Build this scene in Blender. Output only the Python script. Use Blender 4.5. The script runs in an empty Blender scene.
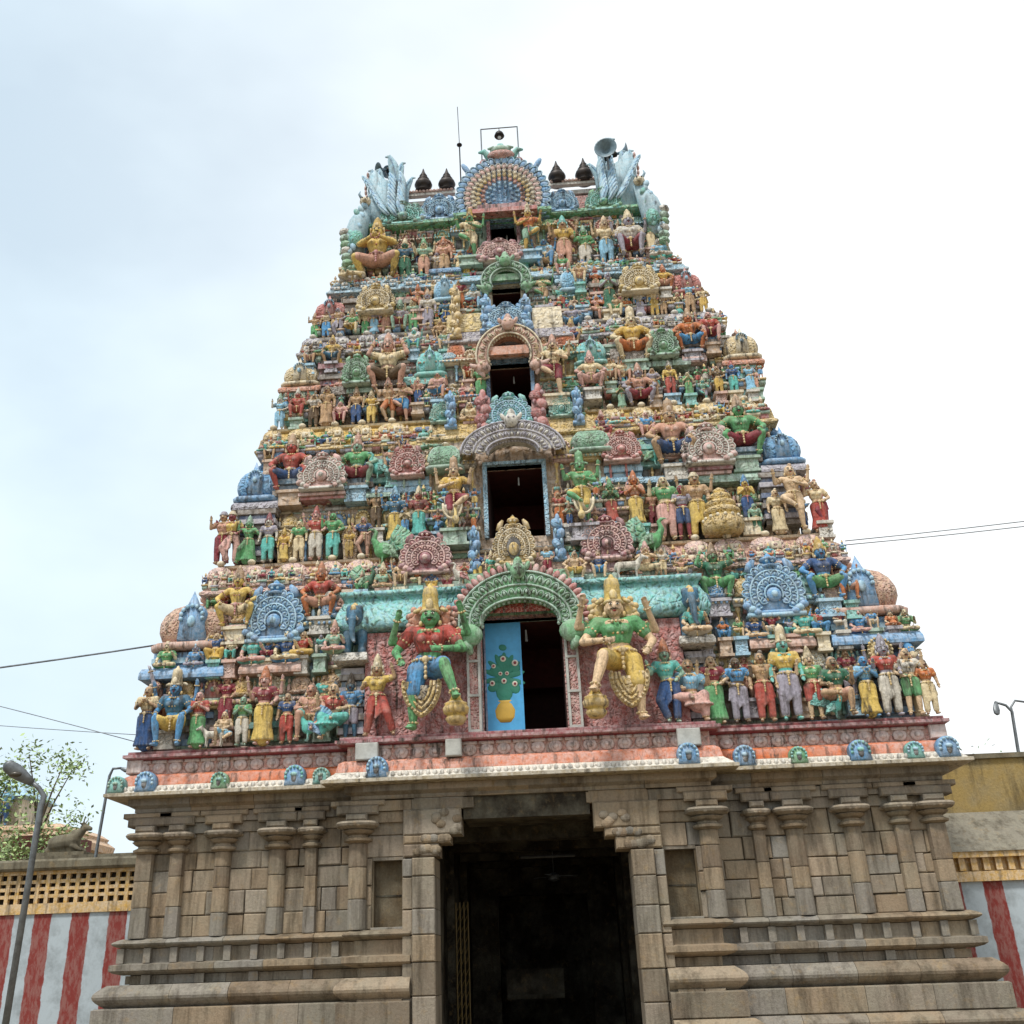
import bpy, bmesh, math, random
from mathutils import Vector, Matrix, Quaternion
from mathutils.bvhtree import BVHTree
R=math.radians; PI=math.pi
S=bpy.context.scene; COL=S.collection
# ------------------------------------------------------------------ camera
YAW,PITCH,ROLL=-6.29481518e-02,4.53783793e-01,-3.27919762e-02
CAM=Vector((.52529,-22,1.6)); FPX=1040.; CX,CY=476.9,463.43
F_=Vector((math.sin(YAW)*math.cos(PITCH),math.cos(YAW)*math.cos(PITCH),math.sin(PITCH)))
R_=Vector((math.cos(YAW),-math.sin(YAW),0)); U_=R_.cross(F_)
R_,U_=math.cos(ROLL)*R_+math.sin(ROLL)*U_,-math.sin(ROLL)*R_+math.cos(ROLL)*U_
cd=bpy.data.cameras.new('camera'); cam=bpy.data.objects.new('camera',cd); COL.objects.link(cam)
cam.matrix_world=Matrix(((R_.x,U_.x,-F_.x,CAM.x),(R_.y,U_.y,-F_.y,CAM.y),(R_.z,U_.z,-F_.z,CAM.z),(0,0,0,1)))
cd.sensor_width=36; cd.lens=36*FPX/1024; cd.shift_x=(512-CX)/1024; cd.shift_y=-(512-CY)/1024
cd.clip_end=6000; cd.clip_start=.1; S.camera=cam
# ------------------------------------------------------------------ world + sun + exposure
SUN_EL,SUN_AZ=58,205          # azimuth measured clockwise from +Y
w=bpy.data.worlds.new("World"); S.world=w; w.use_nodes=True; nt=w.node_tree; nt.nodes.clear()
def N(nt,t,**k):
    n=nt.nodes.new(t)
    for a,b in k.items(): setattr(n,a,b)
    return n
sky=N(nt,'ShaderNodeTexSky',sky_type='NISHITA',sun_disc=False,sun_elevation=R(SUN_EL),sun_rotation=R(SUN_AZ),altitude=100,air_density=1.2,dust_density=1.2,ozone_density=1.6)
tc=N(nt,'ShaderNodeTexCoord'); mp=N(nt,'ShaderNodeMapping'); mp.inputs['Scale'].default_value=(1.1,1.6,2.3); mp.inputs['Rotation'].default_value=(.3,.5,.4)
nz=N(nt,'ShaderNodeTexNoise'); nz.inputs['Scale'].default_value=1.5; nz.inputs['Detail'].default_value=5; nz.inputs['Roughness'].default_value=.5
rp=N(nt,'ShaderNodeMapRange'); rp.inputs['From Min'].default_value=.36; rp.inputs['From Max'].default_value=.68; rp.inputs['To Min'].default_value=.0; rp.inputs['To Max'].default_value=.36
sx=N(nt,'ShaderNodeSeparateXYZ'); grad=N(nt,'ShaderNodeMapRange'); grad.inputs['From Min'].default_value=-.50; grad.inputs['From Max'].default_value=.30; grad.inputs['To Min'].default_value=.76; grad.inputs['To Max'].default_value=1.0
low=N(nt,'ShaderNodeMath',operation='MULTIPLY'); low.inputs[1].default_value=-.16
add=N(nt,'ShaderNodeMath',operation='ADD'); add2=N(nt,'ShaderNodeMath',operation='ADD',use_clamp=True)
mx=N(nt,'ShaderNodeMix',data_type='RGBA'); cg=N(nt,'ShaderNodeMapRange'); cg.inputs['From Min'].default_value=-.42; cg.inputs['From Max'].default_value=.16
cmx=N(nt,'ShaderNodeMix',data_type='RGBA'); cmx.inputs['A'].default_value=(6.7,7.9,8.6,1); cmx.inputs['B'].default_value=(8.7,9.0,9.15,1)
bg=N(nt,'ShaderNodeBackground'); bg.inputs['Strength'].default_value=.1; out=N(nt,'ShaderNodeOutputWorld')
L=nt.links.new
L(tc.outputs['Generated'],mp.inputs[0]); L(mp.outputs[0],nz.inputs['Vector']); L(nz.outputs[0],rp.inputs[0]); L(tc.outputs['Generated'],sx.inputs[0])
L(sx.outputs['X'],grad.inputs[0]); L(sx.outputs['Z'],low.inputs[0]); L(grad.outputs[0],add.inputs[0]); L(low.outputs[0],add.inputs[1]); L(add.outputs[0],add2.inputs[0]); L(rp.outputs[0],add2.inputs[1])
L(sx.outputs['X'],cg.inputs[0]); L(cg.outputs[0],cmx.inputs['Factor']); L(cmx.outputs['Result'],mx.inputs['B']); L(add2.outputs[0],mx.inputs['Factor']); L(sky.outputs[0],mx.inputs['A']); L(mx.outputs['Result'],bg.inputs[0]); L(bg.outputs[0],out.inputs[0])
sl=bpy.data.lights.new('sun','SUN'); sl.energy=2.4; sl.angle=R(10); sl.color=(1,.95,.87)
so=bpy.data.objects.new('sun',sl); COL.objects.link(so)
sd=Vector((math.sin(R(SUN_AZ))*math.cos(R(SUN_EL)),math.cos(R(SUN_AZ))*math.cos(R(SUN_EL)),math.sin(R(SUN_EL))))
so.rotation_euler=sd.to_track_quat('Z','Y').to_euler(); so.location=(-20,-30,40)
S.view_settings.view_transform='Standard'; S.view_settings.look='None'; S.view_settings.gamma=1; S.view_settings.exposure=0.40
S.render.resolution_x=S.render.resolution_y=1024
# ------------------------------------------------------------------ photo-plane helper: the tower front leans back 16 cm per metre
def ray(px,py): return F_+R_*((px-CX)/FPX)-U_*((py-CY)/FPX)
def at(px,py,off=0,y=None):
    d=ray(px,py)
    if y is not None: t=(y-CAM.y)/d.y
    else: t=(.16*(CAM.z-9.5)+off-CAM.y)/(d.y-.16*d.z)
    return CAM+d*t
def lean(z): return .16*(z-9.5)
# ------------------------------------------------------------------ materials
def lin(c): c/=255.; return c/12.92 if c<=.04045 else ((c+.055)/1.055)**2.4
def rgb(h): return tuple(lin(int(h[i:i+2],16)) for i in (0,2,4))+(1,)
MATS={}
def base_mat(name):
    m=bpy.data.materials.new(name); m.use_nodes=True; MATS[name]=m; t=m.node_tree; b=t.nodes['Principled BSDF']; return m,t,b
def ramp(t,fac,stops):
    r=N(t,'ShaderNodeValToRGB'); e=r.color_ramp.elements
    while len(e)<len(stops): e.new(.5)
    for k,(p,c) in enumerate(stops): e[k].position=p; e[k].color=c
    t.links.new(fac,r.inputs[0]); return r.outputs[0]
def noise(t,vec,scale,det=4,rough=.6):
    n=N(t,'ShaderNodeTexNoise'); n.inputs['Scale'].default_value=scale; n.inputs['Detail'].default_value=det; n.inputs['Roughness'].default_value=rough
    t.links.new(vec,n.inputs['Vector']); return n.outputs[0]
def mixc(t,fac,a,b,mode='MIX'):
    m=N(t,'ShaderNodeMix',data_type='RGBA',blend_type=mode)
    for s,v in (('Factor',fac),('A',a),('B',b)):
        if isinstance(v,(int,float,tuple)): m.inputs[s].default_value=v
        else: t.links.new(v,m.inputs[s])
    return m.outputs['Result']
def stretch(t,vec,s):
    m=N(t,'ShaderNodeMapping'); m.inputs['Scale'].default_value=s; t.links.new(vec,m.inputs[0]); return m.outputs[0]
def paint(name,hexc,carve=0,edge=None,dirt=.42):
    """weathered painted stucco; carve>0 adds carved scrollwork with worn or paler raised lines"""
    if name in MATS: return MATS[name]
    m,t,b=base_mat(name); g=N(t,'ShaderNodeNewGeometry').outputs['Position']; c=rgb(hexc)
    n1=noise(t,g,2.3,5); n2=noise(t,g,17,4,.7); n3=noise(t,stretch(t,g,(5,5,.9)),1.6,5,.7)
    var=ramp(t,n2,[(.3,tuple(x*.62 for x in c[:3])+(1,)),(.5,c),(.75,tuple(min(1,x*1.2+.02) for x in c[:3])+(1,))])
    fade=ramp(t,n1,[(.48,(.0,.0,.0,1)),(.76,(.40,.40,.40,1))])
    col=mixc(t,fade,var,(.30,.25,.18,1))
    gp=N(t,'ShaderNodeNewGeometry').outputs['Pointiness']
    wear=N(t,'ShaderNodeMath',operation='MULTIPLY'); t.links.new(ramp(t,gp,[(.508,(0,0,0,1)),(.58,(.9,.9,.9,1))]),wear.inputs[0]); t.links.new(ramp(t,noise(t,g,9,4,.7),[(.35,(.2,.2,.2,1)),(.6,(1,1,1,1))]),wear.inputs[1])
    col=mixc(t,wear.outputs[0],col,tuple(min(.66,x*.55+.31) for x in c[:3])+(1,))
    stain=ramp(t,n3,[(.50,(0,0,0,1)),(.64,(dirt*1.75,)*3+(1,))])
    patch=N(t,'ShaderNodeMath',operation='MULTIPLY'); t.links.new(stain,patch.inputs[0]); t.links.new(ramp(t,noise(t,g,.55,4,.6),[(.36,(.35,.35,.35,1)),(.60,(1.25,1.25,1.25,1))]),patch.inputs[1])
    col=mixc(t,patch.outputs[0],col,(.055,.046,.038,1))
    drip=ramp(t,noise(t,stretch(t,g,(14,14,1.1)),1.3,4,.6),[(.60,(0,0,0,1)),(.72,(.6,.6,.6,1))]); col=mixc(t,drip,col,(.06,.05,.042,1))
    h=n2
    if carve:
        v=N(t,'ShaderNodeTexVoronoi',feature='DISTANCE_TO_EDGE'); v.inputs['Scale'].default_value=carve
        wv=N(t,'ShaderNodeVectorMath',operation='ADD'); nn=N(t,'ShaderNodeTexNoise'); nn.inputs['Scale'].default_value=carve*.55; nn.inputs['Detail'].default_value=2
        sc=N(t,'ShaderNodeVectorMath',operation='SCALE'); sc.inputs['Scale'].default_value=1.9/carve
        t.links.new(g,nn.inputs['Vector']); t.links.new(nn.outputs['Color'],sc.inputs[0]); t.links.new(g,wv.inputs[0]); t.links.new(sc.outputs[0],wv.inputs[1]); t.links.new(wv.outputs[0],v.inputs['Vector'])
        rid=ramp(t,v.outputs['Distance'],[(.0,(1,1,1,1)),(.13,(0,0,0,1))])
        if edge: col=mixc(t,rid_scale(t,rid,.42),col,rgb(edge))
        h=mixc(t,.72,n2,ramp(t,v.outputs['Distance'],[(.0,(.1,)*3+(1,)),(.10,(.2,)*3+(1,)),(.34,(.95,)*3+(1,))]))
    bp=N(t,'ShaderNodeBump'); bp.inputs['Strength'].default_value=.9 if carve else .55; bp.inputs['Distance'].default_value=.06 if carve else .03
    t.links.new(h,bp.inputs['Height']); t.links.new(bp.outputs[0],b.inputs['Normal']); t.links.new(col,b.inputs['Base Color'])
    b.inputs['Roughness'].default_value=.62; b.inputs['Specular IOR Level'].default_value=.25
    return m
def rid_scale(t,f,k):
    m=N(t,'ShaderNodeMath',operation='MULTIPLY'); m.inputs[1].default_value=k; t.links.new(f,m.inputs[0]); return m.outputs[0]
HEX=dict(R='a84a40',P='bf917c',Y='ceb160',G='5d9c68',T='5fb3aa',B='4f8fc0',N='30507f',O='ba6d3d',C='d2b592',W='c2bcb0',K='5e4a34',M='842f3c',V='9893a0',A='b3926f',L='85b7d2',E='2f6850',F='cb9f95',J='84a892',Z='3a6680',D='2b2522',Q='c5a352',X='d3c19c')
CN=dict(R='red',P='terracotta',Y='yellow',G='green',T='turquoise',B='blue',N='navy',O='orange',C='cream',W='whitish',K='brown',M='maroon',V='mauve grey',A='tan',L='pale blue',E='dark green',F='pink',J='sage green',Z='slate blue',D='black',Q='gold',X='sand')
def pm(k): return paint(CN[k].replace(' ','_')+'_painted_stucco',HEX[k])
def cm(k,e=None,s=7): return paint(CN[k].replace(' ','_')+'_carved_stucco'+(('_'+CN[e].replace(' ','_')+'_edged') if e else ''),HEX[k],s,HEX[e] if e else None)
def stone_mat(name,island=True,cols=('7f7060','96856f','a29079','837d74','a9967f','8d8a84','8a7864','9a8872','9f9486','6f6252'),sc=1.):
    m,t,b=base_mat(name); gn=N(t,'ShaderNodeNewGeometry'); g=gn.outputs['Position']
    if island: col=ramp(t,gn.outputs['Random Per Island'],[(k/(len(cols)-1),rgb(c)) for k,c in enumerate(cols)])
    else: col=mixc(t,0.,rgb(cols[1]),rgb(cols[1]))
    n1=noise(t,g,1.4*sc,6,.65); n2=noise(t,g,22*sc,5,.7); n3=noise(t,stretch(t,g,(3.2,3.2,.45)),1.1,5,.7); n4=noise(t,g,5,5,.7)
    col=mixc(t,ramp(t,n1,[(.42,(0,0,0,1)),(.7,(.55,.55,.55,1))]),col,rgb('8c8878'))
    col=mixc(t,ramp(t,n3,[(.47,(0,0,0,1)),(.66,(.62,.62,.62,1))]),col,rgb('3a3125'))
    col=mixc(t,ramp(t,n4,[(.55,(0,0,0,1)),(.75,(.4,.4,.4,1))]),col,rgb('a3875a'))
    col=mixc(t,.45,col,ramp(t,n2,[(.3,(.42,.42,.42,1)),(.7,(1,1,1,1))]),'MULTIPLY')
    bp=N(t,'ShaderNodeBump'); bp.inputs['Strength'].default_value=.8; bp.inputs['Distance'].default_value=.03
    t.links.new(mixc(t,.5,n2,n4),bp.inputs['Height']); t.links.new(bp.outputs[0],b.inputs['Normal']); t.links.new(col,b.inputs['Base Color'])
    b.inputs['Roughness'].default_value=.85; b.inputs['Specular IOR Level'].default_value=.2
    return m
def plain(name,hexc,rough=.6,metal=0.,dirt=.3):
    m,t,b=base_mat(name); g=N(t,'ShaderNodeNewGeometry').outputs['Position']; c=rgb(hexc)
    n=noise(t,g,6,6,.65)
    col=ramp(t,n,[(.35,tuple(x*(1-dirt*1.5) for x in c[:3])+(1,)),(.65,c)])
    t.links.new(col,b.inputs['Base Color']); b.inputs['Roughness'].default_value=rough; b.inputs['Metallic'].default_value=metal
    bp=N(t,'ShaderNodeBump'); bp.inputs['Strength'].default_value=.2; bp.inputs['Distance'].default_value=.01; t.links.new(noise(t,g,40,3),bp.inputs['Height']); t.links.new(bp.outputs[0],b.inputs['Normal'])
    return m
STONE=stone_mat('ashlar_granite'); JOINT_AND_SHADE=plain('dark_mortar_and_hole_shade','2b261f',.95); DARKST=stone_mat('shaded_granite',True,('28241e','302b24','201d19'))  # passage granite darkened for shade; mortar colour also serves the pierced wall's shaded holes
BLACKMETAL=plain('dark_metal','2a2826',.5,.6); BRONZE=plain('darkened_bronze','38302c',.5,.4); GALV=plain('galvanised_steel','7b8084',.45,.5); WHITEP=plain('whitewash','b8b9b4',.8,0,.2)
EYEW=plain('eye_white','c9c4b4',.5); EYEB=plain('eye_black','15110f',.4); LIP=plain('lip_red','9c2b2b',.5)
GLASS=plain('frosted_tube','c9cfcf',.3)
# ------------------------------------------------------------------ mesh builder
class MB:
    def __init__(s): s.v=[]; s.f=[]; s.m=[]; s.mats=[]
    def mi(s,m):
        if m not in s.mats: s.mats.append(m)
        return s.mats.index(m)
    def add(s,vs,fs,m):
        o=len(s.v); k=s.mi(m); s.v+=[tuple(v) for v in vs]; s.f+=[tuple(i+o for i in f) for f in fs]; s.m+=[k]*len(fs)
    def box(s,x0,x1,y0,y1,z0,z1,m,ch=0):
        if ch:   # chamfered towards -y
            vs=[(x0,y1,z0),(x1,y1,z0),(x1,y1,z1),(x0,y1,z1),(x0,y0+ch,z0),(x1,y0+ch,z0),(x1,y0+ch,z1),(x0,y0+ch,z1),(x0+ch,y0,z0+ch),(x1-ch,y0,z0+ch),(x1-ch,y0,z1-ch),(x0+ch,y0,z1-ch)]
            fs=[(0,1,2,3)]+[(4+i,4+(i+1)%4,(i+1)%4,i) for i in range(4)]+[(8+i,8+(i+1)%4,4+(i+1)%4,4+i) for i in range(4)]+[(11,10,9,8)]
            fs=[f[::-1] for f in fs]
        else:
            vs=[(x0,y0,z0),(x1,y0,z0),(x1,y1,z0),(x0,y1,z0),(x0,y0,z1),(x1,y0,z1),(x1,y1,z1),(x0,y1,z1)]
            fs=[(3,2,1,0),(4,5,6,7),(0,1,5,4),(1,2,6,5),(2,3,7,6),(3,0,4,7)]
        s.add(vs,fs,m)
    def ell(s,c,r,m,q=None,nu=10,nv=6):
        vs=[];fs=[]
        for j in range(nv+1):
            th=PI*j/nv
            for i in range(nu):
                ph=2*PI*i/nu; p=Vector((r[0]*math.sin(th)*math.cos(ph),r[1]*math.sin(th)*math.sin(ph),r[2]*math.cos(th)))
                if q: p=q@p
                vs.append(Vector(c)+p)
        for j in range(nv):
            for i in range(nu): fs.append((j*nu+i,(j+1)*nu+i,(j+1)*nu+(i+1)%nu,j*nu+(i+1)%nu))
        s.add(vs,fs,m)
    def tube(s,pts,rs,m,n=8,cap=True,flat=1.):
        pts=[Vector(p) for p in pts]
        if isinstance(rs,(int,float)): rs=[rs]*len(pts)
        vs=[];fs=[]; ref=None
        for k,p in enumerate(pts):
            d=(pts[min(k+1,len(pts)-1)]-pts[max(k-1,0)]).normalized()
            if ref is None: ref=Vector((0,-1,0)) if abs(d.y)<.9 else Vector((1,0,0))
            a=(ref-d*ref.dot(d)).normalized(); b_=d.cross(a); ref=a
            for i in range(n):
                ph=2*PI*i/n; vs.append(p+(a*math.cos(ph)*flat+b_*math.sin(ph))*rs[k])
        for k in range(len(pts)-1):
            for i in range(n): fs.append((k*n+i,k*n+(i+1)%n,(k+1)*n+(i+1)%n,(k+1)*n+i))
        if cap: fs.append(tuple(range(n))[::-1]); fs.append(tuple(range((len(pts)-1)*n,len(pts)*n)))
        s.add(vs,fs,m)
    def caps(s,a,b,ra,rb,m,n=10):
        a=Vector(a);b=Vector(b);d=b-a; L_=d.length
        if L_<1e-5: s.ell(a,(ra,ra,ra),m); return
        u=d/L_; P=[a-u*ra*.95,a-u*ra*.7,a-u*ra*.3,a,b,b+u*rb*.3,b+u*rb*.7,b+u*rb*.95]; Q=[ra*.25,ra*.71,ra*.95,ra,rb,rb*.95,rb*.71,rb*.25]
        s.tube(P,Q,m,n)
    def lathe(s,c,prof,m,n=16,sq=0,rot=0,sy=1.):
        """prof: (radius,z); sq>0 squares the plan"""
        vs=[];fs=[]
        for r,z in prof:
            for i in range(n):
                ph=2*PI*i/n+rot; cx,cy=math.cos(ph),math.sin(ph)
                k=1.
                if sq: k=1/max(1e-6,(abs(cx)**sq+abs(cy)**sq)**(1/sq))
                vs.append((c[0]+r*k*cx,c[1]+r*k*cy*sy,c[2]+z))
        for k in range(len(prof)-1):
            for i in range(n): fs.append((k*n+i,k*n+(i+1)%n,(k+1)*n+(i+1)%n,(k+1)*n+i))
        fs.append(tuple(range(n))[::-1]); fs.append(tuple(range((len(prof)-1)*n,len(prof)*n)))
        s.add(vs,fs,m)
    def prism(s,outline,y0,y1,m,bev=0):
        """outline (x,z) extruded from y0 (front) to y1, y0<y1"""
        n=len(outline); cx=sum(p[0] for p in outline)/n; cz=sum(p[1] for p in outline)/n
        rings=[]
        if bev: rings.append([(cx+(x-cx)*(1-bev),y0,cz+(z-cz)*(1-bev)) for x,z in outline]); rings.append([(x,y0+(y1-y0)*.35,z) for x,z in outline])
        else: rings.append([(x,y0,z) for x,z in outline])
        rings.append([(x,y1,z) for x,z in outline])
        vs=[p for r_ in rings for p in r_]; fs=[tuple(range(n))]
        for k in range(len(rings)-1):
            for i in range(n): fs.append((k*n+i,(k+1)*n+i,(k+1)*n+(i+1)%n,k*n+(i+1)%n))
        fs.append(tuple(range((len(rings)-1)*n,len(rings)*n))[::-1]); s.add(vs,fs,m)
    def sweep(s,plan,prof,m,closed=True):
        """plan: CCW list of (x,y); prof: list of (outward,z,[mat])"""
        n=len(plan); vs=[]
        offs=[]
        for i in range(n):
            p=Vector(plan[i]); a=Vector(plan[i-1]); c=Vector(plan[(i+1)%n])
            d1=(p-a).normalized(); d2=(c-p).normalized(); n1=Vector((d1.y,-d1.x)); n2=Vector((d2.y,-d2.x))
            o=(n1+n2); o=o/max(.3,(o.length_squared/2)); offs.append(o)
        for q in prof:
            for i in range(n): vs.append((plan[i][0]+offs[i].x*q[0],plan[i][1]+offs[i].y*q[0],q[1]))
        o=len(s.v); s.v+=vs
        for k in range(len(prof)-1):
            mm=prof[k+1][2] if len(prof[k+1])>2 else m; ki=s.mi(mm)
            for i in range(n): s.f.append((o+k*n+i,o+k*n+(i+1)%n,o+(k+1)*n+(i+1)%n,o+(k+1)*n+i)); s.m.append(ki)
    def build(s,name,parent=None,smooth=False,loc=None):
        me=bpy.data.meshes.new(name); me.from_pydata(s.v,[],s.f)
        for m in s.mats: me.materials.append(m)
        me.polygons.foreach_set('material_index',s.m)
        if smooth: me.polygons.foreach_set('use_smooth',[True]*len(s.f))
        me.update(); bm=bmesh.new(); bm.from_mesh(me); bmesh.ops.recalc_face_normals(bm,faces=bm.faces); bm.to_mesh(me); bm.free()
        o=bpy.data.objects.new(name,me); COL.objects.link(o)
        if loc: o.location=loc
        if parent: o.parent=parent
        return o
def empty(name,loc=(0,0,0),rz=0):
    o=bpy.data.objects.new(name,None); o.empty_display_size=.2; COL.objects.link(o); o.location=loc; o.rotation_euler=(0,0,rz); return o
def tag(o,label=None,cat=None,group=None,kind=None):
    if label: o['label']=label
    if cat: o['category']=cat
    if group: o['group']=group
    if kind: o['kind']=kind
    return o
# ================================================================== ground and sides of the place
gm=MB(); GR=stone_mat('dusty_ground',False,('7b6a50','8f7d62')); gm.add([(-900,-900,0),(900,-900,0),(900,900,0),(-900,900,0)],[(0,1,2,3)],GR)
tag(gm.build('ground'),kind='structure')
# ================================================================== the tower root
tower=empty('temple_tower',(0,0,0)); tag(tower,'tall stepped temple gateway tower covered in painted stucco above a grey stone base','tower')
rnd=random.Random(11)
YB=11.2
def plan(hw,yf,cen=0,cp=0,yb=None):
    yb=YB-yf if yb is None else yb
    if cen: return [(-hw,yf),(-cen,yf),(-cen,yf-cp),(cen,yf-cp),(cen,yf),(hw,yf),(hw,yb),(-hw,yb)]
    return [(-hw,yf),(hw,yf),(hw,yb),(-hw,yb)]
def sub(mb,name,parent,smooth=False): return mb.build(name,parent,smooth)
# ------------------------------------------------------------------ stone base (core + ashlar)
def masonry(mb,x0,x1,z0,z1,y,rh=.42,bw=(.35,.95),d=.1,skip=None,m=None,axis='x',sgn=-1):
    m=m or STONE; z=z0
    while z<z1-.02:
        h=min(rh*rnd.uniform(.8,1.2),z1-z)
        if z1-z-h<.15: h=z1-z
        x=x0
        while x<x1-.01:
            w_=rnd.uniform(*bw)
            if x1-x-w_<.2: w_=x1-x
            c=.006; j=rnd.uniform(-.02,.02)
            if not(skip and skip(x+w_/2,z+h/2)):
                if axis=='x':
                    k=len(mb.v); mb.box(x+c,x+w_-c,y-.03+j,y+d,z+c,z+h-c,m,.018); tl_=rnd.uniform(-.015,.015)
                    for q in range(4,12): a_,b__,c__=mb.v[k+q]; mb.v[k+q]=(a_+rnd.uniform(-.007,.007),b__+tl_*(1 if a_<x+w_/2 else -1)+rnd.uniform(-.004,.004),c__+rnd.uniform(-.007,.007))
                else:
                    k=len(mb.v); mb.box(x+c,x+w_-c,-.03+j,d,z+c,z+h-c,m,.014)
                    for i in range(k,len(mb.v)):
                        a,b_,c_=mb.v[i]; mb.v[i]=(y-sgn*(-b_) if False else y+sgn*(-b_),a,c_)
            x+=w_
        z+=h
base=MB()
PW,GO=2.0,1.86      # gate opening half width
# core boxes with the passage left open
for s_ in (-1,1):
    a,b_=sorted((s_*(GO+.45),s_*8.0)); base.box(a,b_,.12,YB-.12,0,5.0,JOINT_AND_SHADE)
    a,b_=sorted((s_*(GO+.45),s_*3.36)); base.box(a,b_,-.10,.12,0,4.96,JOINT_AND_SHADE)
base.box(-GO-.45,GO+.45,.3,YB-.12,4.85,5.0,JOINT_AND_SHADE)
nich=lambda x,z: 2.5<abs(x)<3.14 and 2.4<z<3.62
masonry(base,-8.0,-3.3,2.36,4.31,.02,.40,(.3,.9)); masonry(base,3.3,8.0,2.36,4.31,.02,.40,(.3,.9))
for s_ in (-1,1):
    a,b_=sorted((s_*2.5,s_*3.36)); masonry(base,a,b_,3.65,4.5,-.45,.4); masonry(base,a,b_,.2,1.2,-.75,.4)
    a,b_=sorted((s_*3.14,s_*3.36)); masonry(base,a,b_,2.36,3.65,-.45,.42,(.4,.5))
    a,b_=sorted((s_*2.42,s_*2.53)); masonry(base,a,b_,2.36,3.65,-.47,.42,(.4,.5))
    # flanks
    masonry(base,.1,YB-.1,2.36,4.9,s_*8.0,.45,(.4,1.0),.1,None,None,'y',s_)
stone=base.build('stone_base',tower)
# mouldings: swept round the base, segmented into lengths so each stone is its own island
def moulding(name,prof,hw,yf,parent,segs=.95,cen=3.4,cp=.5,mat=None,gap=GO+.5,jit=.006):
    mb=MB(); mat=mat or STONE
    def run(x0,x1,y,e0=0,e1=0):
        if x1-x0<.05: return
        n=max(1,round((x1-x0)/segs)); xs=[x0+(x1-x0)*i/n+(rnd.uniform(-.15,.15) if 0<i<n else 0) for i in range(n+1)]
        for a,b_ in zip(xs,xs[1:]):
            j=rnd.uniform(-jit,jit); vs=[];fs=[]; k=len(prof)
            for xx,ee in ((a+.004,e0 if a==x0 else 0),(b_-.004,e1 if b_==x1 else 0)):
                for o_,z in prof: vs.append((xx+ee*o_,y-o_+j,z))
                vs.append((xx,y+.4,prof[-1][1])); vs.append((xx,y+.4,prof[0][1]))
            k+=2
            for i in range(k): fs.append((i,(i+1)%k,k+(i+1)%k,k+i))
            fs.append(tuple(range(k))[::-1]); fs.append(tuple(range(k,2*k))); mb.add(vs,fs,mat)
    o=None
    for s_ in (-1,1):
        mb=MB()
        if s_<0: run(-hw,-cen,yf,-1,0); run(-cen,-gap,yf-cp,-1,0)
        else: run(cen,hw,yf,0,1); run(gap,cen,yf-cp,0,1)  # dark backing sheet paints in the shade behind the pierced holes
        y=yf
        while y<YB-yf-.1:
            l=min(rnd.uniform(.8,1.2),YB-yf-y); vs=[];fs=[];k=len(prof)+2
            for yy in (y+.004,y+l-.004):
                for o_,z in prof: vs.append((s_*(hw+o_),yy,z))
                vs.append((s_*(hw-.4),yy,prof[-1][1])); vs.append((s_*(hw-.4),yy,prof[0][1]))
            for i in range(k): fs.append((i,(i+1)%k,k+(i+1)%k,k+i))
            fs.append(tuple(range(k))); fs.append(tuple(range(k,2*k))); mb.add(vs,fs,mat); y+=l
        o=mb.build(name,parent)
    return o
def rollp(z0,z1,o0,amp,n=6): return [(o0,z0)]+[(o0+amp*math.sin(PI*i/n),z0+(z1-z0)*i/n) for i in range(1,n)]+[(o0,z1)]
moulding('roll_moulding',rollp(2.19,2.36,.10,.16),8.05,0,stone)
moulding('recessed_course',[(.06,1.93),(.06,2.18)],8.05,0,stone)
moulding('fillet_moulding',[(.05,1.72),(.20,1.76),(.26,1.80),(.26,1.90),(.08,1.93)],8.05,0,stone)
moulding('recessed_course',[(.0,1.56),(.0,1.71)],8.05,0,stone)
moulding('torus_moulding',rollp(1.16,1.55,.18,.20,8),8.15,0,stone,1.1)
moulding('plinth_course',[(.30,.72),(.33,.74),(.33,1.13),(.28,1.155)],8.2,0,stone,1.1)
moulding('plinth_course',rollp(.40,.71,.40,.16,7),8.3,0,stone,1.3)
moulding('plinth_course',[(.62,.0),(.62,.36),(.55,.39)],8.3,0,stone,1.4)
# small upright blocks in the recessed course
for i in range(9):
    for s_ in (-1,1):
        x=s_*(3.9+i*.53); mb=MB(); mb.box(x-.07,x+.07,-.16,0,1.93,2.19,STONE); mb.build('course_block',stone)
        if i%2: mb=MB(); mb.box(x-.09,x+.09,-.10,0,1.56,1.72,STONE); mb.build('course_block',stone)
# entablature under the painted eave
moulding('architrave',[(.06,4.30),(.06,4.50)],8.0,0,stone,.9,3.4,.5,None,GO+.5)
moulding('architrave',[(.12,4.51),(.12,4.70),(.08,4.72)],8.0,0,stone,1.1,3.4,.5,None,GO-.75)
moulding('architrave',[(.16,4.73),(.16,4.80),(.28,4.86),(.28,4.99)],8.0,0,stone,1.3,3.4,.5,None,.0)
NICHE=stone_mat('niche_stone',False,('5a4e3d','665844'))
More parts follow.
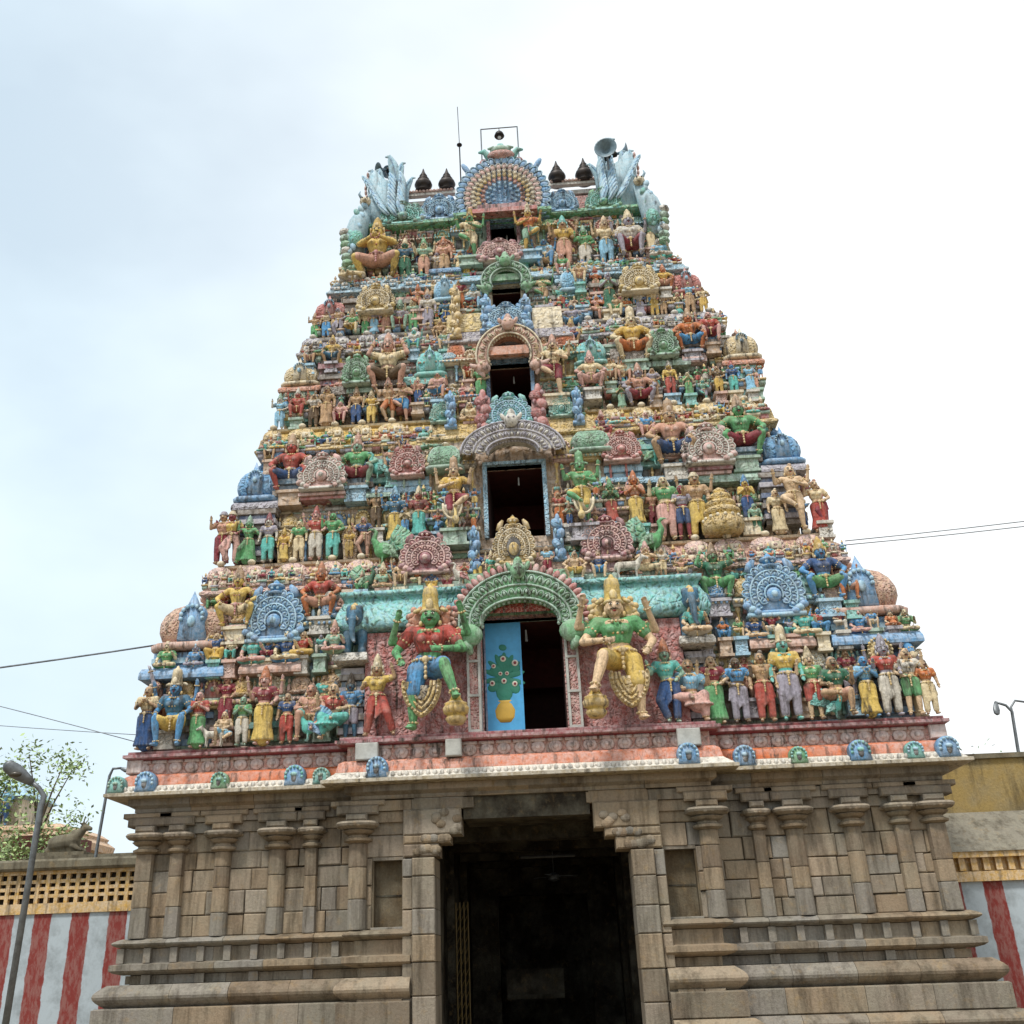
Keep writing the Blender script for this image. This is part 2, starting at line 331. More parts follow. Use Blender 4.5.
# gate lintel and corbels
mb=MB()
for a,b_ in ((-2.3,-1.31),(1.16,2.3)): mb.box(a,b_,-.62,.4,4.50,4.74,STONE,.015)
for x in (-3.4,-2.4,-1.3,.1,1.2,2.4): mb.box(x+.006,min(3.4,x+(1.0 if x!=-1.3 else 1.4))-.006,-.66,.2,4.745,4.86,STONE,.01)
for x in (-3.3,-2.0,-.7,.6,2.0): mb.box(x+.006,x+1.29,-.78,.2,4.865,4.99,STONE,.01)
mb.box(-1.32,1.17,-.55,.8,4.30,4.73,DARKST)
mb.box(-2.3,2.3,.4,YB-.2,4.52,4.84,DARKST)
for z0,x0,x1,zz in ((4.02,-1.36,-2.5,4.50),(3.86,-1.58,-2.5,4.015),(3.62,-1.80,-2.5,3.855)):
    for s_ in (-1,1):
        a,b_=sorted((s_*abs(x0)*(1 if s_<0 else .9),s_*2.5)); mb.box(a,b_,-.70,-.1,z0,zz,STONE,.03)
        for k in range(7): mb.ell((s_*(abs(x0)+.05+rnd.random()*.45),-.70,rnd.uniform(z0+.06,zz-.06)),(.10,.05,.08),STONE)
lint=mb.build('gate_lintel',stone)
for s_ in (-1,1):
    mb=MB(); z=0
    while z<3.6:
        h=min(rnd.uniform(.42,.62),3.6-z)
        if 3.6-z-h<.2: h=3.6-z
        a,b_=sorted((s_*1.88,s_*2.32)); mb.box(a+.004,b_-.004,-.80+rnd.uniform(-.01,.01),.2,z+.005,z+h-.005,STONE,.02)
        a,b_=sorted((s_*2.32,s_*2.52)); mb.box(a+.004,b_-.004,-.70,.2,z+.005,z+h*.97,STONE,.015)
        z+=h
    mb.build('gate_jamb',stone)
    # niche
    mb=MB(); a,b_=sorted((s_*2.53,s_*3.14)); mb.box(a,b_,-.22,-.11,2.4,3.6,NICHE)
    mb.box(a-.02,b_+.02,-.50,.0,2.30,2.40,STONE,.01)
    mb.box(a-.02,a+.03,-.44,-.22,2.4,3.6,NICHE); mb.box(b_-.03,b_+.02,-.44,-.22,2.4,3.6,NICHE); mb.box(a,b_,-.46,-.1,3.6,3.66,STONE)
    mb.box(a+.04,b_-.04,-.235,-.22,2.95,2.98,DARKST)
    mb.build('niche',stone)
# pilasters
def pilaster(x,y,wd=.44,kind='round',ztop=4.30):
    wd*=.86; mb=MB(); z=2.36; h0=3.92
    while z<h0-.01:
        h=min(rnd.uniform(.38,.6),h0-z)
        if h0-z-h<.2: h=h0-z
        c=(x,y+.02,0); mb.lathe((x,y+.02,0),[(wd/2*.98,z+.006),(wd/2*1.0,z+.03),(wd/2*.97,z+h-.03),(wd/2*.95,z+h-.006)],STONE,8 if kind=='oct' else 16,6 if kind=='sq' else 0,PI/8 if kind!='round' else 0)
        z+=h
    w_=wd/2*1.1
    mb.lathe((x,y,0),[(w_*.85,3.92),(w_*1.35,3.96),(w_*1.4,4.00),(w_*.95,4.04),(w_*.9,4.07),(w_*1.25,4.10),(w_*1.55,4.15),(w_*1.2,4.19)],STONE,16)
    mb.lathe((x,y,0),[(w_*1.35,4.18),(w_*1.95,4.23),(w_*2.05,4.27),(w_*1.9,4.31),(w_*1.2,4.33)],STONE,20,3.5)
    for i in range(10):
        a=PI+PI*i/9; mb.ell((x+math.cos(a)*w_*1.8,y+math.sin(a)*w_*1.8,4.24),(.06,.05,.035),STONE,None,6,4)
    # cross bracket on top
    mb.box(x-w_*1.0,x+w_*1.0,y-.28,y+.2,4.33,4.45,STONE,.03); mb.box(x-w_*2.0,x+w_*2.0,y-.20,y+.2,4.45,4.62,STONE,.03); mb.box(x-w_*2.6,x+w_*2.6,y-.16,y+.2,4.62,4.72,STONE,.02)
    return mb.build('pilaster',stone)
for s_ in (-1,1):
    for k,x in enumerate((7.86,7.2,6.27,5.15,4.45)): pilaster(s_*x,-.04,(.42,.34,.40,.42,.30)[k],('sq','sq','round','round','sq')[k])
    pilaster(s_*3.42,-.52,.44,'round'); pilaster(s_*8.02,1.2,.4,'sq'); pilaster(s_*8.02,3.6,.4,'sq')
# passage
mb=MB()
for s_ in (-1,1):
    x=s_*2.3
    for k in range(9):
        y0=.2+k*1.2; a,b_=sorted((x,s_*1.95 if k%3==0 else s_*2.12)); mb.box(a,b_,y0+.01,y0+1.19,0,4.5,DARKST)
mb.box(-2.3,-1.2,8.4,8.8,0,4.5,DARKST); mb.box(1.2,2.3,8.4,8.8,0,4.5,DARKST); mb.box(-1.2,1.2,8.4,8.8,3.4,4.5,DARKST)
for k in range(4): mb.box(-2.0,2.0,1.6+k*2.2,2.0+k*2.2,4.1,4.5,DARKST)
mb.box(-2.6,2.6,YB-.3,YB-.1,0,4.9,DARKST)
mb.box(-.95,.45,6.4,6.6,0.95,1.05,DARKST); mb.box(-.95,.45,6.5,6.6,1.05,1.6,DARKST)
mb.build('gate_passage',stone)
gate=empty('folding_gate',(-1.7,1.5,0)); tag(gate,'folded yellow metal lattice gate standing just inside the dark passage on the left','gate')
mb=MB(); YM=plain('shaded_yellow_gate_paint','5d4c22',.6)  # yellow darkened to put the passage shade into its colour
for k in range(4): mb.tube([(k*.085,-k*.02,0),(k*.085,-k*.02,2.9)],.015,YM,6)
mb.build('gate_bar',gate)
mb=MB()
for j in range(14):
    for k in range(3): z=.1+j*.2; mb.tube([(k*.085,-k*.02,z),((k+1)*.085,-(k+1)*.02,z+.17)],.008,YM,4)
mb.build('lattice',gate)
tl=empty('tube_light',(.25,3.4,3.9)); tag(tl,'unlit tube light fixture hanging across the dark gateway','light fixture')
mb=MB(); mb.tube([(-.62,0,0),(.62,0,0)],.022,plain('shaded_tube','5c5e5e',.5),8); mb.build('tube',tl); mb=MB(); mb.box(-.66,.66,.02,.06,.0,.05,BLACKMETAL); mb.box(-.3,-.28,.03,.05,.05,.62,BLACKMETAL); mb.box(.28,.3,.03,.05,.05,.62,BLACKMETAL); mb.build('fixture',tl)  # tube colour darkened to stand in for shade inside the gateway
fan=empty('ceiling_fan',(.35,5.2,3.6)); tag(fan,'dusty grey ceiling fan hanging deep inside the gateway passage','fan')
mb=MB(); mb.lathe((0,0,0),[(.05,-.1),(.14,-.06),(.14,.04),(.05,.1)],GALV,12); mb.tube([(0,0,.1),(0,0,.92)],.015,GALV,6); mb.build('motor',fan)
for k in range(3):
    a=k*2*PI/3+.3; mb=MB(); c,s_=math.cos(a),math.sin(a); mb.add([(c*.1-s_*.05,s_*.1+c*.05,0),(c*.1+s_*.05,s_*.1-c*.05,.01),(c*.6+s_*.08,s_*.6-c*.08,.02),(c*.6-s_*.08,s_*.6+c*.08,0)]+[(c*.1-s_*.05,s_*.1+c*.05,.012),(c*.1+s_*.05,s_*.1-c*.05,.022),(c*.6+s_*.08,s_*.6-c*.08,.032),(c*.6-s_*.08,s_*.6+c*.08,.012)],[(3,2,1,0),(4,5,6,7),(0,1,5,4),(1,2,6,5),(2,3,7,6),(3,0,4,7)],GALV); mb.build('blade',fan)
# ------------------------------------------------------------------ painted eave over the stone base
eave=MB(); SL=paint('stone_slab_edge','9a8a68'); WB=paint('white_banded_stucco','cfc9bd',0,None,.3); OB=paint('orange_band','c4642f'); PF=cm('F','W',6); MR=paint('maroon_ledge','8b3a40')
pe=plan(8.0,0,3.42,.5)
eave.sweep(pe,[(.0,4.99),(.62,4.99),(.66,5.0,SL),(.66,5.06,SL),(.58,5.08,SL),(.52,5.14,WB),(.44,5.20,WB),(.41,5.23,WB),(.41,5.24,OB),(.37,5.41,OB),(.28,5.47,OB),(.22,5.48,PF),(.22,5.76,PF),(.38,5.78,MR),(.44,5.80,MR),(.44,5.86,MR),(.36,5.87,MR),(.36,5.93,MR),(-.9,5.94,MR)],SL)
EV=eave.build('painted_eave',tower)
mb=MB()      # scallops along the white band, rosettes along the pink frieze
def front_y(x): return -.5 if abs(x)<3.42 else 0
x=-8.4
while x<8.4:
    y=front_y(x); mb.ell((x,y-.55,5.14),(.045,.03,.06),WB,None,6,4)
    x+=.14
mb.build('scallop_band',EV,True)
mb=MB(); LP=paint('pale_pink_stucco','c3a8a0')
x=-8.05; sec=0
while x<8.1:
    if (x>-3.3 and sec==0) or (x>3.3 and sec==1): mb.build('rosette_frieze',EV,True); mb=MB(); sec+=1
    if not 3.3<abs(x)<3.6:
        y=front_y(x)-.24; r=.15
        mb.lathe((0,0,0),[(0,0)],LP,3) if False else None
        mb.ell((x,y,5.60),(.145,.05,.12),LP,None,10,6); mb.ell((x,y-.045,5.60),(.07,.03,.06),LP,None,8,4); mb.box(x-.15,x+.15,y-.03,y+.1,5.70,5.76,LP)
    x+=.345
mb.build('rosette_frieze',EV,True)
for s_ in (-1,1):
    mb=MB()
    a,b_=sorted((s_*2.98,s_*3.44)); mb.box(a,b_,-.95,-.5,5.46,5.80,WHITEP,.02)
    mb.build('plain_block',EV)
    mb=MB(); a,b_=sorted((s_*8.05,s_*8.38)); mb.box(a,b_,-.33,.2,5.50,5.78,LP,.02); mb.build('plain_block',EV)
mb=MB(); mb.box(-1.62,-1.3,-.95,-.5,5.46,5.80,WHITEP,.02); mb.build('plain_block',EV)
def horseshoe(w,h,n=20,foot=.5):
    """outline (x,z) of a horseshoe gable w wide, h high, base at z=0"""
    r=w*.5; cz=h-r*1.0; pts=[(-w*foot,0),(w*foot,0)]
    if cz<h*.3: cz=h*.3
    rz=h-cz; a0=-.42
    for i in range(n+1):
        a=a0+(PI-2*a0)*i/n; pts.append((r*math.cos(a),cz+rz*math.sin(a)))
    return pts,cz,r,rz
def small_nasi(x,y,z,w,k,e,parent):
    mb=MB(); o,cz,r,rz=horseshoe(w,w*.95,14,.5); m1=pm(k); m2=pm(e)
    mb.prism([(x+a,z+b_) for a,b_ in o],y-.07,y+.16,m1,.12)
    for i in range(9):
        a=-.2+(PI+.4)*i/8; mb.ell((x+r*.78*math.cos(a),y-.08,z+cz+rz*.78*math.sin(a)),(w*.075,.03,w*.075),m2,None,6,4)
    mb.ell((x,y-.07,z+cz*.75),(w*.13,.03,w*.2),pm('D'),None,8,5); mb.ell((x,y-.09,z+cz+.02),(w*.17,.03,w*.1),m2,None,8,4)
    return mb.build('horseshoe_ornament',parent,True)
xs=[(-8.45,'T','J'),(-7.85,'B','L'),(-6.3,'G','T'),(-4.75,'B','T'),(-4.2,'T','J'),(-2.98,'B','L'),(3.14,'B','L'),(3.62,'G','J'),(4.3,'B','L'),(5.35,'G','T'),(6.55,'B','T'),(7.6,'T','L'),(8.25,'B','L')]
for x,k,e in xs:
    small_nasi(x,front_y(x)-.55,5.08,.44 if k=='B' else .36,k,e,EV)
for s_ in (-1,1):
    for k in range(4): pass
# ================================================================== painted tiers
#            floor z, next floor z, floor half width, wall half width, opening (x0,x1,z0,z1)
TI=[dict(z=5.94,zn=10.24,hw=8.36,ww=7.7,op=(-.86,.86,5.96,8.45)),
    dict(z=10.24,zn=14.06,hw=6.9,ww=6.3,op=(-.66,.66,10.64,12.48)),
    dict(z=14.06,zn=17.02,hw=6.1,ww=5.55,op=(-.52,.52,14.41,15.70)),
    dict(z=17.02,zn=19.0,hw=5.35,ww=4.85,op=(-.39,.39,17.35,18.41)),
    dict(z=19.0,zn=21.05,hw=4.65,ww=4.1,op=(-.38,.38,19.9,20.95))]
WALLC=['J','A','A','X','J']
tiers=[]
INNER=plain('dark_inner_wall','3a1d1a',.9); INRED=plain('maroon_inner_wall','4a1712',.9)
for i,t in enumerate(TI):
    yw=lean(t['z'])+.62; ww=t['ww']; x0,x1,z0,z1=t['op']; zb=(t['z']-.02 if i==0 else (9.40,13.2,16.28,18.44)[i-1]); zt=(9.4,13.2,16.28,18.44,21.05)[i]; cw=3.2-.42*i; t['yw']=yw; t['cw']=cw
    mb=MB(); m=cm(WALLC[i],None,5)
    zm=(8.14,11.98,15.34,17.8,21.05)[i]; w2=ww-(1.15-.12*i) if i<4 else ww; t['zm']=zm; t['w2']=w2
    mb.box(-ww,-cw,yw,YB-yw,zb,zm,m); mb.box(cw,ww,yw,YB-yw,zb,zm,m)
    if i<4: mb.box(-w2,-cw,yw,YB-yw,zm,zt,m); mb.box(cw,w2,yw,YB-yw,zm,zt,m)
    yc=yw-.22
    mb.box(-cw,x0-.0,yc,YB-yw+.2,zb,zt,m); mb.box(x1,cw,yc,YB-yw+.2,zb,zt,m)
    mb.box(x0,x1,yc,YB-yw+.2,z1,zt,m)
    mb.box(x0,x1,yc,YB-yw+.2,zb,z0,m) if z0-zb>.01 else None
    tr=mb.build('tower_tier',tower); tiers.append(tr)
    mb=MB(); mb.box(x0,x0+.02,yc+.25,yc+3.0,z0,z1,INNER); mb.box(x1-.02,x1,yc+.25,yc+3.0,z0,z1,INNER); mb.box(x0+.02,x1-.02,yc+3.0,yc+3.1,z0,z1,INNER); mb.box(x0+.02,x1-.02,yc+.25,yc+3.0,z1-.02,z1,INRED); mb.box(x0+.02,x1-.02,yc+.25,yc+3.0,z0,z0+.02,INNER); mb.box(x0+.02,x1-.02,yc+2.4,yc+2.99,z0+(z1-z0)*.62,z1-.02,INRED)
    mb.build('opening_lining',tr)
    mb=MB(); fr={0:'R',1:'L',2:'B',3:'X',4:'M'}[i]; f=.10 if i else .16
    mm=cm(fr,'W' if i==0 else None,12)
    mb.box(x0-f,x0,yc-.12,yc+.2,z0-.02,z1,mm); mb.box(x1,x1+f,yc-.12,yc+.2,z0-.02,z1,mm); mb.box(x0-f,x1+f,yc-.13,yc+.2,z1,z1+.08,mm)
    mb.build('window_frame' if i else 'door_frame',tr)
    # small hanging lamp in the opening
    l=empty('hanging_lamp',((x0+x1)/2+.08,yc+.5,z1-.02)); tag(l,'tiny white lamp bulb hanging in the '+['door opening of the lowest tier','dark window of the second tier','dark window of the third tier','dark window of the fourth tier','dark window of the topmost tier'][i],'lamp','lamps hanging in the tower openings')
    mb=MB(); k=.7 if i==0 else .55; mb.tube([(0,0,0),(0,0,-.12*k)],.008,BLACKMETAL,5); mb.tube([(0,0,-.12*k),(0,0,-.5*k)],[.03*k,.045*k],GLASS,8); mb.build('bulb',l)
def ledge(i,x0,x1,z0,z1,yf,k,parent=None,d=.9,name='ledge',lip=True,carved=True):
    """projecting ledge with a lip, a hollow underneath and a carved face"""
    mb=MB(); m=cm(k,None,9) if carved else pm(k); h=z1-z0
    prof=[(0,z0),(.13,z0+.01),(.14,z0+h*.30),(.12,z0+h*.6),(.06,z1-.03),(.04,z1)] if lip else [(0.03,z0),(.08,z0+.02),(.08,z1-.02),(.03,z1)]
    vs=[];n=len(prof)+2
    for x,e in ((x0,-1),(x1,1)):
        for o,z in prof: vs.append((x+e*o*.25,yf+.13-o,z))
        vs.append((x,yf+d,z1)); vs.append((x,yf+d,z0))
    fs=[(a,(a+1)%n,n+(a+1)%n,n+a) for a in range(n)]+[tuple(range(n))[::-1],tuple(range(n,2*n))]
    mb.add(vs,fs,m); return mb.build(name,parent or tiers[i])
def stack(i,x0,x1,z0,z1,yf,ks,d=.8,name='moulded_wall'):
    """shrine wall: a pile of alternating mouldings with little pilasters"""
    mb=MB(); n=max(3,int((z1-z0)/.13)); h=(z1-z0)/n
    for a in range(n):
        o=(.0,.07,.02,.10)[a%4]; mb.box(x0-o*.5,x1+o*.5,yf-o,yf+d,z0+a*h+.001,z0+(a+1)*h-.012,pm(ks[a%len(ks)]))
    mb.box(x0,x1,yf+.04,yf+d,z0,z1,pm(ks[0]))
    return mb.build(name,tiers[i])
def gable(i,cx,y,z,w,h,k,e,kind='round',parent=None,rz=0,ped=True):
    """big horseshoe gable: packed scallop rings, thin pale lines, raised side ears, neck and crown"""
    mb=MB(); m1=pm(k); m2=pm(e); mc=cm(k,e,9/max(.5,w)); H=h*.80; o,cz,r,rz_=horseshoe(w*.96,H,28,.44)
    mb.prism([(a,b_) for a,b_ in o],-.10,.25,m1,.05)
    cz=H*.40; rz_=H-cz
    big=w>.9
    for q,(rr,n,s_) in enumerate(((.90,15,.075),(.66,12,.068),(.43,9,.06)) if big else ((.86,13,.085),(.52,8,.08))):
        for a in range(n):
            th=-.55+(PI+1.1)*a/(n-1); x=r*rr*math.cos(th); zz=cz+rz_*rr*math.sin(th)
            if zz<h*.08: continue
            qq=Quaternion((0,1,0),-(th-PI/2)); s2=w*s_
            mb.ell((x,-.10-.015*q,zz),(s2*.95,s2*.38,s2*1.05),m1,qq,8,5)
            mb.tube([Vector((x,-.13-.02*q,zz))+qq@Vector((s2*.9*math.cos(u),0,s2*1.15*math.sin(u)-.2*s2)) for u in (-.3,.3,.9,1.57,2.24,2.84,3.44)],s2*.17,m2,4,True); mb.ell((x,-.13-.02*q,zz),(s2*.28,s2*.25,s2*.4),m2,qq,6,4)
    for rr in ((.775,.545,.30) if big else (.69,.34)):
        pts=[(r*rr*math.cos(-.5+(PI+1.0)*a/20),-.15,cz+rz_*rr*math.sin(-.5+(PI+1.0)*a/20)) for a in range(21)]; mb.tube(pts,w*.016,m2,5)
    mb.ell((0,-.15,cz-.01*h),(w*.12,.09,w*.12),m1,None,12,7); mb.ell((0,-.22,cz-.01*h),(w*.06,.05,w*.06),m2,None,8,5)
    n=17
    for a in range(n):      # low rim of leaf tips
        th=-.15+(PI+.3)*a/(n-1); mb.ell((r*1.0*math.cos(th),.0,cz+rz_*1.0*math.sin(th)),(w*.038,.07,w*.05),m2 if a%2 else m1,Quaternion((0,1,0),-(th-PI/2)),6,4)
    for s_ in (-1,1):
        for a in range(3): mb.ell((s_*w*(.30+.075*a),-.14,h*(.05+.05*a)),(w*.075,.08,w*.06),m1 if a!=1 else m2,None,8,5)
        # raised ears beside the crown
        mb.tube([(s_*w*.34,-.05,H*.86),(s_*w*.30,-.08,H*1.0),(s_*w*.24,-.08,H*1.10)],[w*.075,w*.07,w*.03],m1,8,True,.6)
    mb.box(-w*.46,w*.46,-.17,.25,-.03,h*.035,m2); mb.box(-w*.42,w*.42,-.13,.25,h*.035,h*.08,m1)
    mb.lathe((0,-.06,H*.93),[(w*.12,0),(w*.14,h*.03),(w*.09,h*.05),(w*.10,h*.09),(w*.15,h*.12),(w*.13,h*.15),(w*.06,h*.17),(w*.05,h*.20),(.01,h*.24)],m1,12)
    for s_ in (-1,1): mb.ell((s_*w*.045,-.20,H*.93+h*.08),(w*.03,.03,w*.03),m2,None,6,4)
    ob=mb.build('horseshoe_gable',parent or tiers[i],True,(cx,y,z)); ob.rotation_euler.z=rz
    return ob
def dome(i,cx,cy,z,w,h,k,e,g=None,pot='P',parent=None,dp=None):
    """four sided cushion dome on a slab with a small gable and a pot finial"""
    mb=MB(); m=cm(k,e,11); m2=pm(k); r=w/2*.86
    mb.lathe((cx,cy,z),[(r*1.12,0),(r*1.2,.03),(r*1.22,h*.10),(r*1.05,h*.14)],m2,24,7,PI/24)
    mb.lathe((cx,cy,z),[(r*.92,h*.14),(r*1.02,h*.22),(r*1.10,h*.34),(r*1.10,h*.46),(r*1.0,h*.60),(r*.8,h*.74),(r*.5,h*.84),(r*.2,h*.88)],m,28,5,PI/28)
    for s_ in (-1,1):
        for t_ in (-1,1): mb.tube([(cx+s_*r*q*.9,cy+t_*r*q*.9,z+h*a) for q,a in ((.95,.2),(1.02,.36),(.93,.56),(.72,.72),(.4,.84))],.04,m2,6)
    d=mb.build('cushion_dome',parent or tiers[i],True)
    if g:
        gb=MB(); gw=w*.36; o,cz,rr,rz_=horseshoe(gw,h*.62,12,.5); gb.prism([(a,b_) for a,b_ in o],-.05,.3,pm(g),.1)
        for a in range(9):
            th=-.2+(PI+.4)*a/8; gb.ell((rr*.75*math.cos(th),-.08,cz+rz_*.75*math.sin(th)),(gw*.08,.04,gw*.08),pm('L'),None,6,4)
        gb.ell((0,-.08,cz*.8),(gw*.15,.05,gw*.2),pm('L'),None,8,5); gb.add([(-gw*.2,-.02,h*.58),(gw*.2,-.02,h*.58),(0,0,h*.82),(-gw*.2,.1,h*.58),(gw*.2,.1,h*.58)],[(0,1,2),(4,3,2),(3,0,2),(1,4,2)],pm(g))
        gb.build('small_gable',d,True,(cx,cy-r*1.12,z+h*.12))
    fb=MB(); s_=h*.14; fb.lathe((cx,cy,z+h*.86),[(s_*.5,0),(s_*.9,s_*.2),(s_*.3,s_*.4),(s_*.8,s_*.8),(s_*.9,s_*1.1),(s_*.4,s_*1.5),(s_*.15,s_*2.0),(.01,s_*2.4)],pm(pot),12); fb.build('pot_finial',d,True)
    return d
def arch(i,cx,y,z0,w,h,k,e,band=.3,flame=None,a0=-.35,bv=None,heads=True):
    """makara arch over an opening: broad carved band, bead row, flame tips, makara heads at the feet"""
    mb=MB(); mc=pm(k); m2=pm(e); r=w/2; n=26; inn=r-band; rz=h; iz=h-(bv or band*.9)
    A0=a0; th=[A0+(PI-2*A0)*a/n for a in range(n+1)]
    vs=[];fs=[]
    for a in th:
        c,s_=math.cos(a),math.sin(a)
        for q,yy in ((0,.25),(0,-.08),(.06,-.13),(.5,-.15),(.94,-.13),(1,-.08),(1,.25)):
            rr=inn+(r-inn)*q; zz=iz+(rz-iz)*q; vs.append((cx+rr*c,y+yy,z0+zz*s_))
    for a in range(n):
        for b_ in range(6): fs.append((a*7+b_,(a+1)*7+b_,(a+1)*7+b_+1,a*7+b_+1))
    mb.add(vs,fs,mc)
    for a in range(25):
        t_=A0+(PI-2*A0)*a/24; mb.ell((cx+inn*math.cos(t_),y-.06,z0+iz*math.sin(t_)),(.045,.05,.045),m2,None,6,4)
    rows=((.27,.13,'a'),(.72,.16,'b')) if band>.4 else ((.5,.14,'a'),)
    for q,sz,_ in rows:      # carved leaf outlines in rows along the band
        rr=inn+(r-inn)*q; zz=iz+(rz-iz)*q; nn=int(PI*rr/(sz*1.05))
        for a in range(nn):
            t_=A0+.05+(PI-2*A0-.1)*a/(nn-1); qq=Quaternion((0,1,0),-(t_-PI/2)); c0=Vector((cx+rr*math.cos(t_),y-.16,z0+zz*math.sin(t_)))
            mb.tube([c0+qq@Vector((sz*.5*math.cos(u),0,sz*.85*math.sin(u)-.3*sz)) for u in (-.3,.4,1.1,1.57,2.04,2.74,3.44)],sz*.12,m2,4); mb.ell(c0,(sz*.25,.05,sz*.4),mc if a%3 else m2,qq,7,5)
    for q in ((.04,.5,.96) if band>.4 else (.04,.96)):
        rr=inn+(r-inn)*q; zz=iz+(rz-iz)*q; mb.tube([(cx+rr*math.cos(t_),y-.16,z0+zz*math.sin(t_)) for t_ in th],.026,m2,5)
    ob=mb.build('makara_arch',tiers[i],True)
    for s_ in ((-1,1) if heads else ()):      # makara heads turned outwards at the feet of the arch
        sb=MB(); x=cx+s_*(r-band*.4)*math.cos(A0); z=z0+h*math.sin(A0)-band*.2
        sb.ell((x,y-.16,z),(band*.62,.16,band*.5),mc,None,12,8); sb.tube([(x+s_*band*.3,y-.2,z),(x+s_*band*.75,y-.22,z+.04),(x+s_*band*1.0,y-.22,z+band*.35)],[band*.25,band*.2,band*.08],mc,8)
        sb.ell((x+s_*band*.1,y-.32,z+band*.2),(.04,.04,.04),m2,None,8,5); sb.tube([(x+s_*band*.1,y-.15,z-band*.3),(x-s_*band*.1,y-.15,z-band*.8)],[band*.3,band*.1],mc,8)
        sb.build('makara_head',ob,True)
    if flame:
        n2=int(w*11)
        for side in (-1,1):
          fb=MB()
          for a in range(n2+1):
            t_=A0*.2+(PI-2*A0*.2)*a/n2
            if abs(t_-PI/2)<.10 or (t_-PI/2)*side<0: continue
            q=Quaternion((0,1,0),-(t_-PI/2)); fb.ell((cx+(r+.09)*math.cos(t_),y-.03,z0+(rz+.09)*math.sin(t_)),(.075,.08,.13),pm(flame) if a%2 else pm('F' if a%4==0 else flame),q,8,5)
          fb.build('flame_border',ob,True)
    fb=MB(); fb.ell((cx,y-.22,z0+rz-.04),(.17,.13,.18),mc,None,12,8); fb.ell((cx,y-.15,z0+rz+.16),(.10,.1,.15),mc,None,8,6)
    for s_ in (-1,1): fb.ell((cx+s_*.06,y-.33,z0+rz),(.03,.03,.03),m2,None,6,4); fb.ell((cx+s_*.19,y-.15,z0+rz+.08),(.06,.08,.13),mc,Quaternion((0,1,0),s_*.5),6,5)
    fb.build('lion_face',ob,True)
    return ob
# ---- friezes (sloping eaves between tiers), running round all four sides
FR=[None,(9.44,10.24,7.22,6.85,'F','X','G'),(13.28,14.06,6.36,6.05,'Q','X','Y'),(16.36,17.02,5.58,5.30,'V','W','X'),(18.52,19.0,4.92,4.62,'L','W','L')]
for i in range(1,5):
    zb,zt,hb,ht,k,e,ck=FR[i]; yb=lean(zb); yt=lean(zt); cw=2.9-.42*i; m=cm(k,e,9); lt=pm(e)
    mb=MB(); yw=TI[i-1]['yw']
    hb0=hb-.35
    d=hb-ht
    prof=[(-.45,zb-.10),(.02,zb-.02),(.05,zb),(.05,zb+.05),(-.02,zb+.12),(-.06,zb+(zt-zb)*.5),(-d+.02,zt-.10,m),(-d+.10,zt-.08,lt),(-d+.13,zt-.03,lt),(-d+.05,zt,lt),(-d-.8,zt+.001,lt)]
    mb.sweep(plan(hb,yb,cw,.12),prof,m)
    fz=mb.build('frieze',tiers[i-1])
    # arched blocks, small gables and bosses along the slope
    mb=MB(); x=-hb+.35; j=0
    while x<hb-.2:
        if x>0 and j>=0 and mb.v and j<1000: mb.build('frieze_blocks',fz,True); mb=MB(); j=1000
        if abs(x)>cw+.3:
            bw=rnd.uniform(.55,.85)*(1-.08*i); hh=(zt-zb)*.80; mm=m
            yy=yb-.03
            o=[(x-bw/2,0),(x+bw/2,0),(x+bw/2,hh*.7)]+[(x+bw/2*math.cos(a*PI/6),hh*.7+hh*.3*math.sin(a*PI/6)) for a in range(1,6)]+[(x-bw/2,hh*.7)]
            vs=[(a,yy+.02+.16*b_,zb+.06+b_) for a,b_ in o]+[(a,yy+.3+.16*b_,zb+.06+b_) for a,b_ in o]; n=len(o)
            mb.add(vs,[tuple(range(n))]+[(q,n+q,n+(q+1)%n,(q+1)%n) for q in range(n)],mm)
            for q in range(2):
                for u in range(2):
                    x_=x+(q-.5)*bw*.42; z_=hh*(.14+.36*u); vs=[(x_+a*bw*.17,yy-.012+.16*(z_+b_*hh*.28)-.02*(c_),zb+.06+z_+b_*hh*.28) for c_ in (0,1) for a,b_ in ((-1+.12*c_,.06*c_),(1-.12*c_,.06*c_),(1-.12*c_,1-.06*c_),(-1+.12*c_,1-.06*c_))]; mb.add(vs,[(4,5,6,7),(0,1,5,4),(1,2,6,5),(2,3,7,6),(3,0,4,7)],m if (q+u)%2 else lt)
                    mb.ell((x_,yy-.03+.16*(z_+hh*.14),zb+.06+z_+hh*.14),(bw*.07,.03,hh*.07),lt if (q+u)%2 else m,None,7,4)
            mb.ell((x,yy+.05+.16*hh,zt-.02),(.10,.09,.07),lt,None,8,5)
            j+=1; x+=bw+rnd.uniform(.12,.30)
        else: x+=.3
    mb.build('frieze_blocks',fz,True)
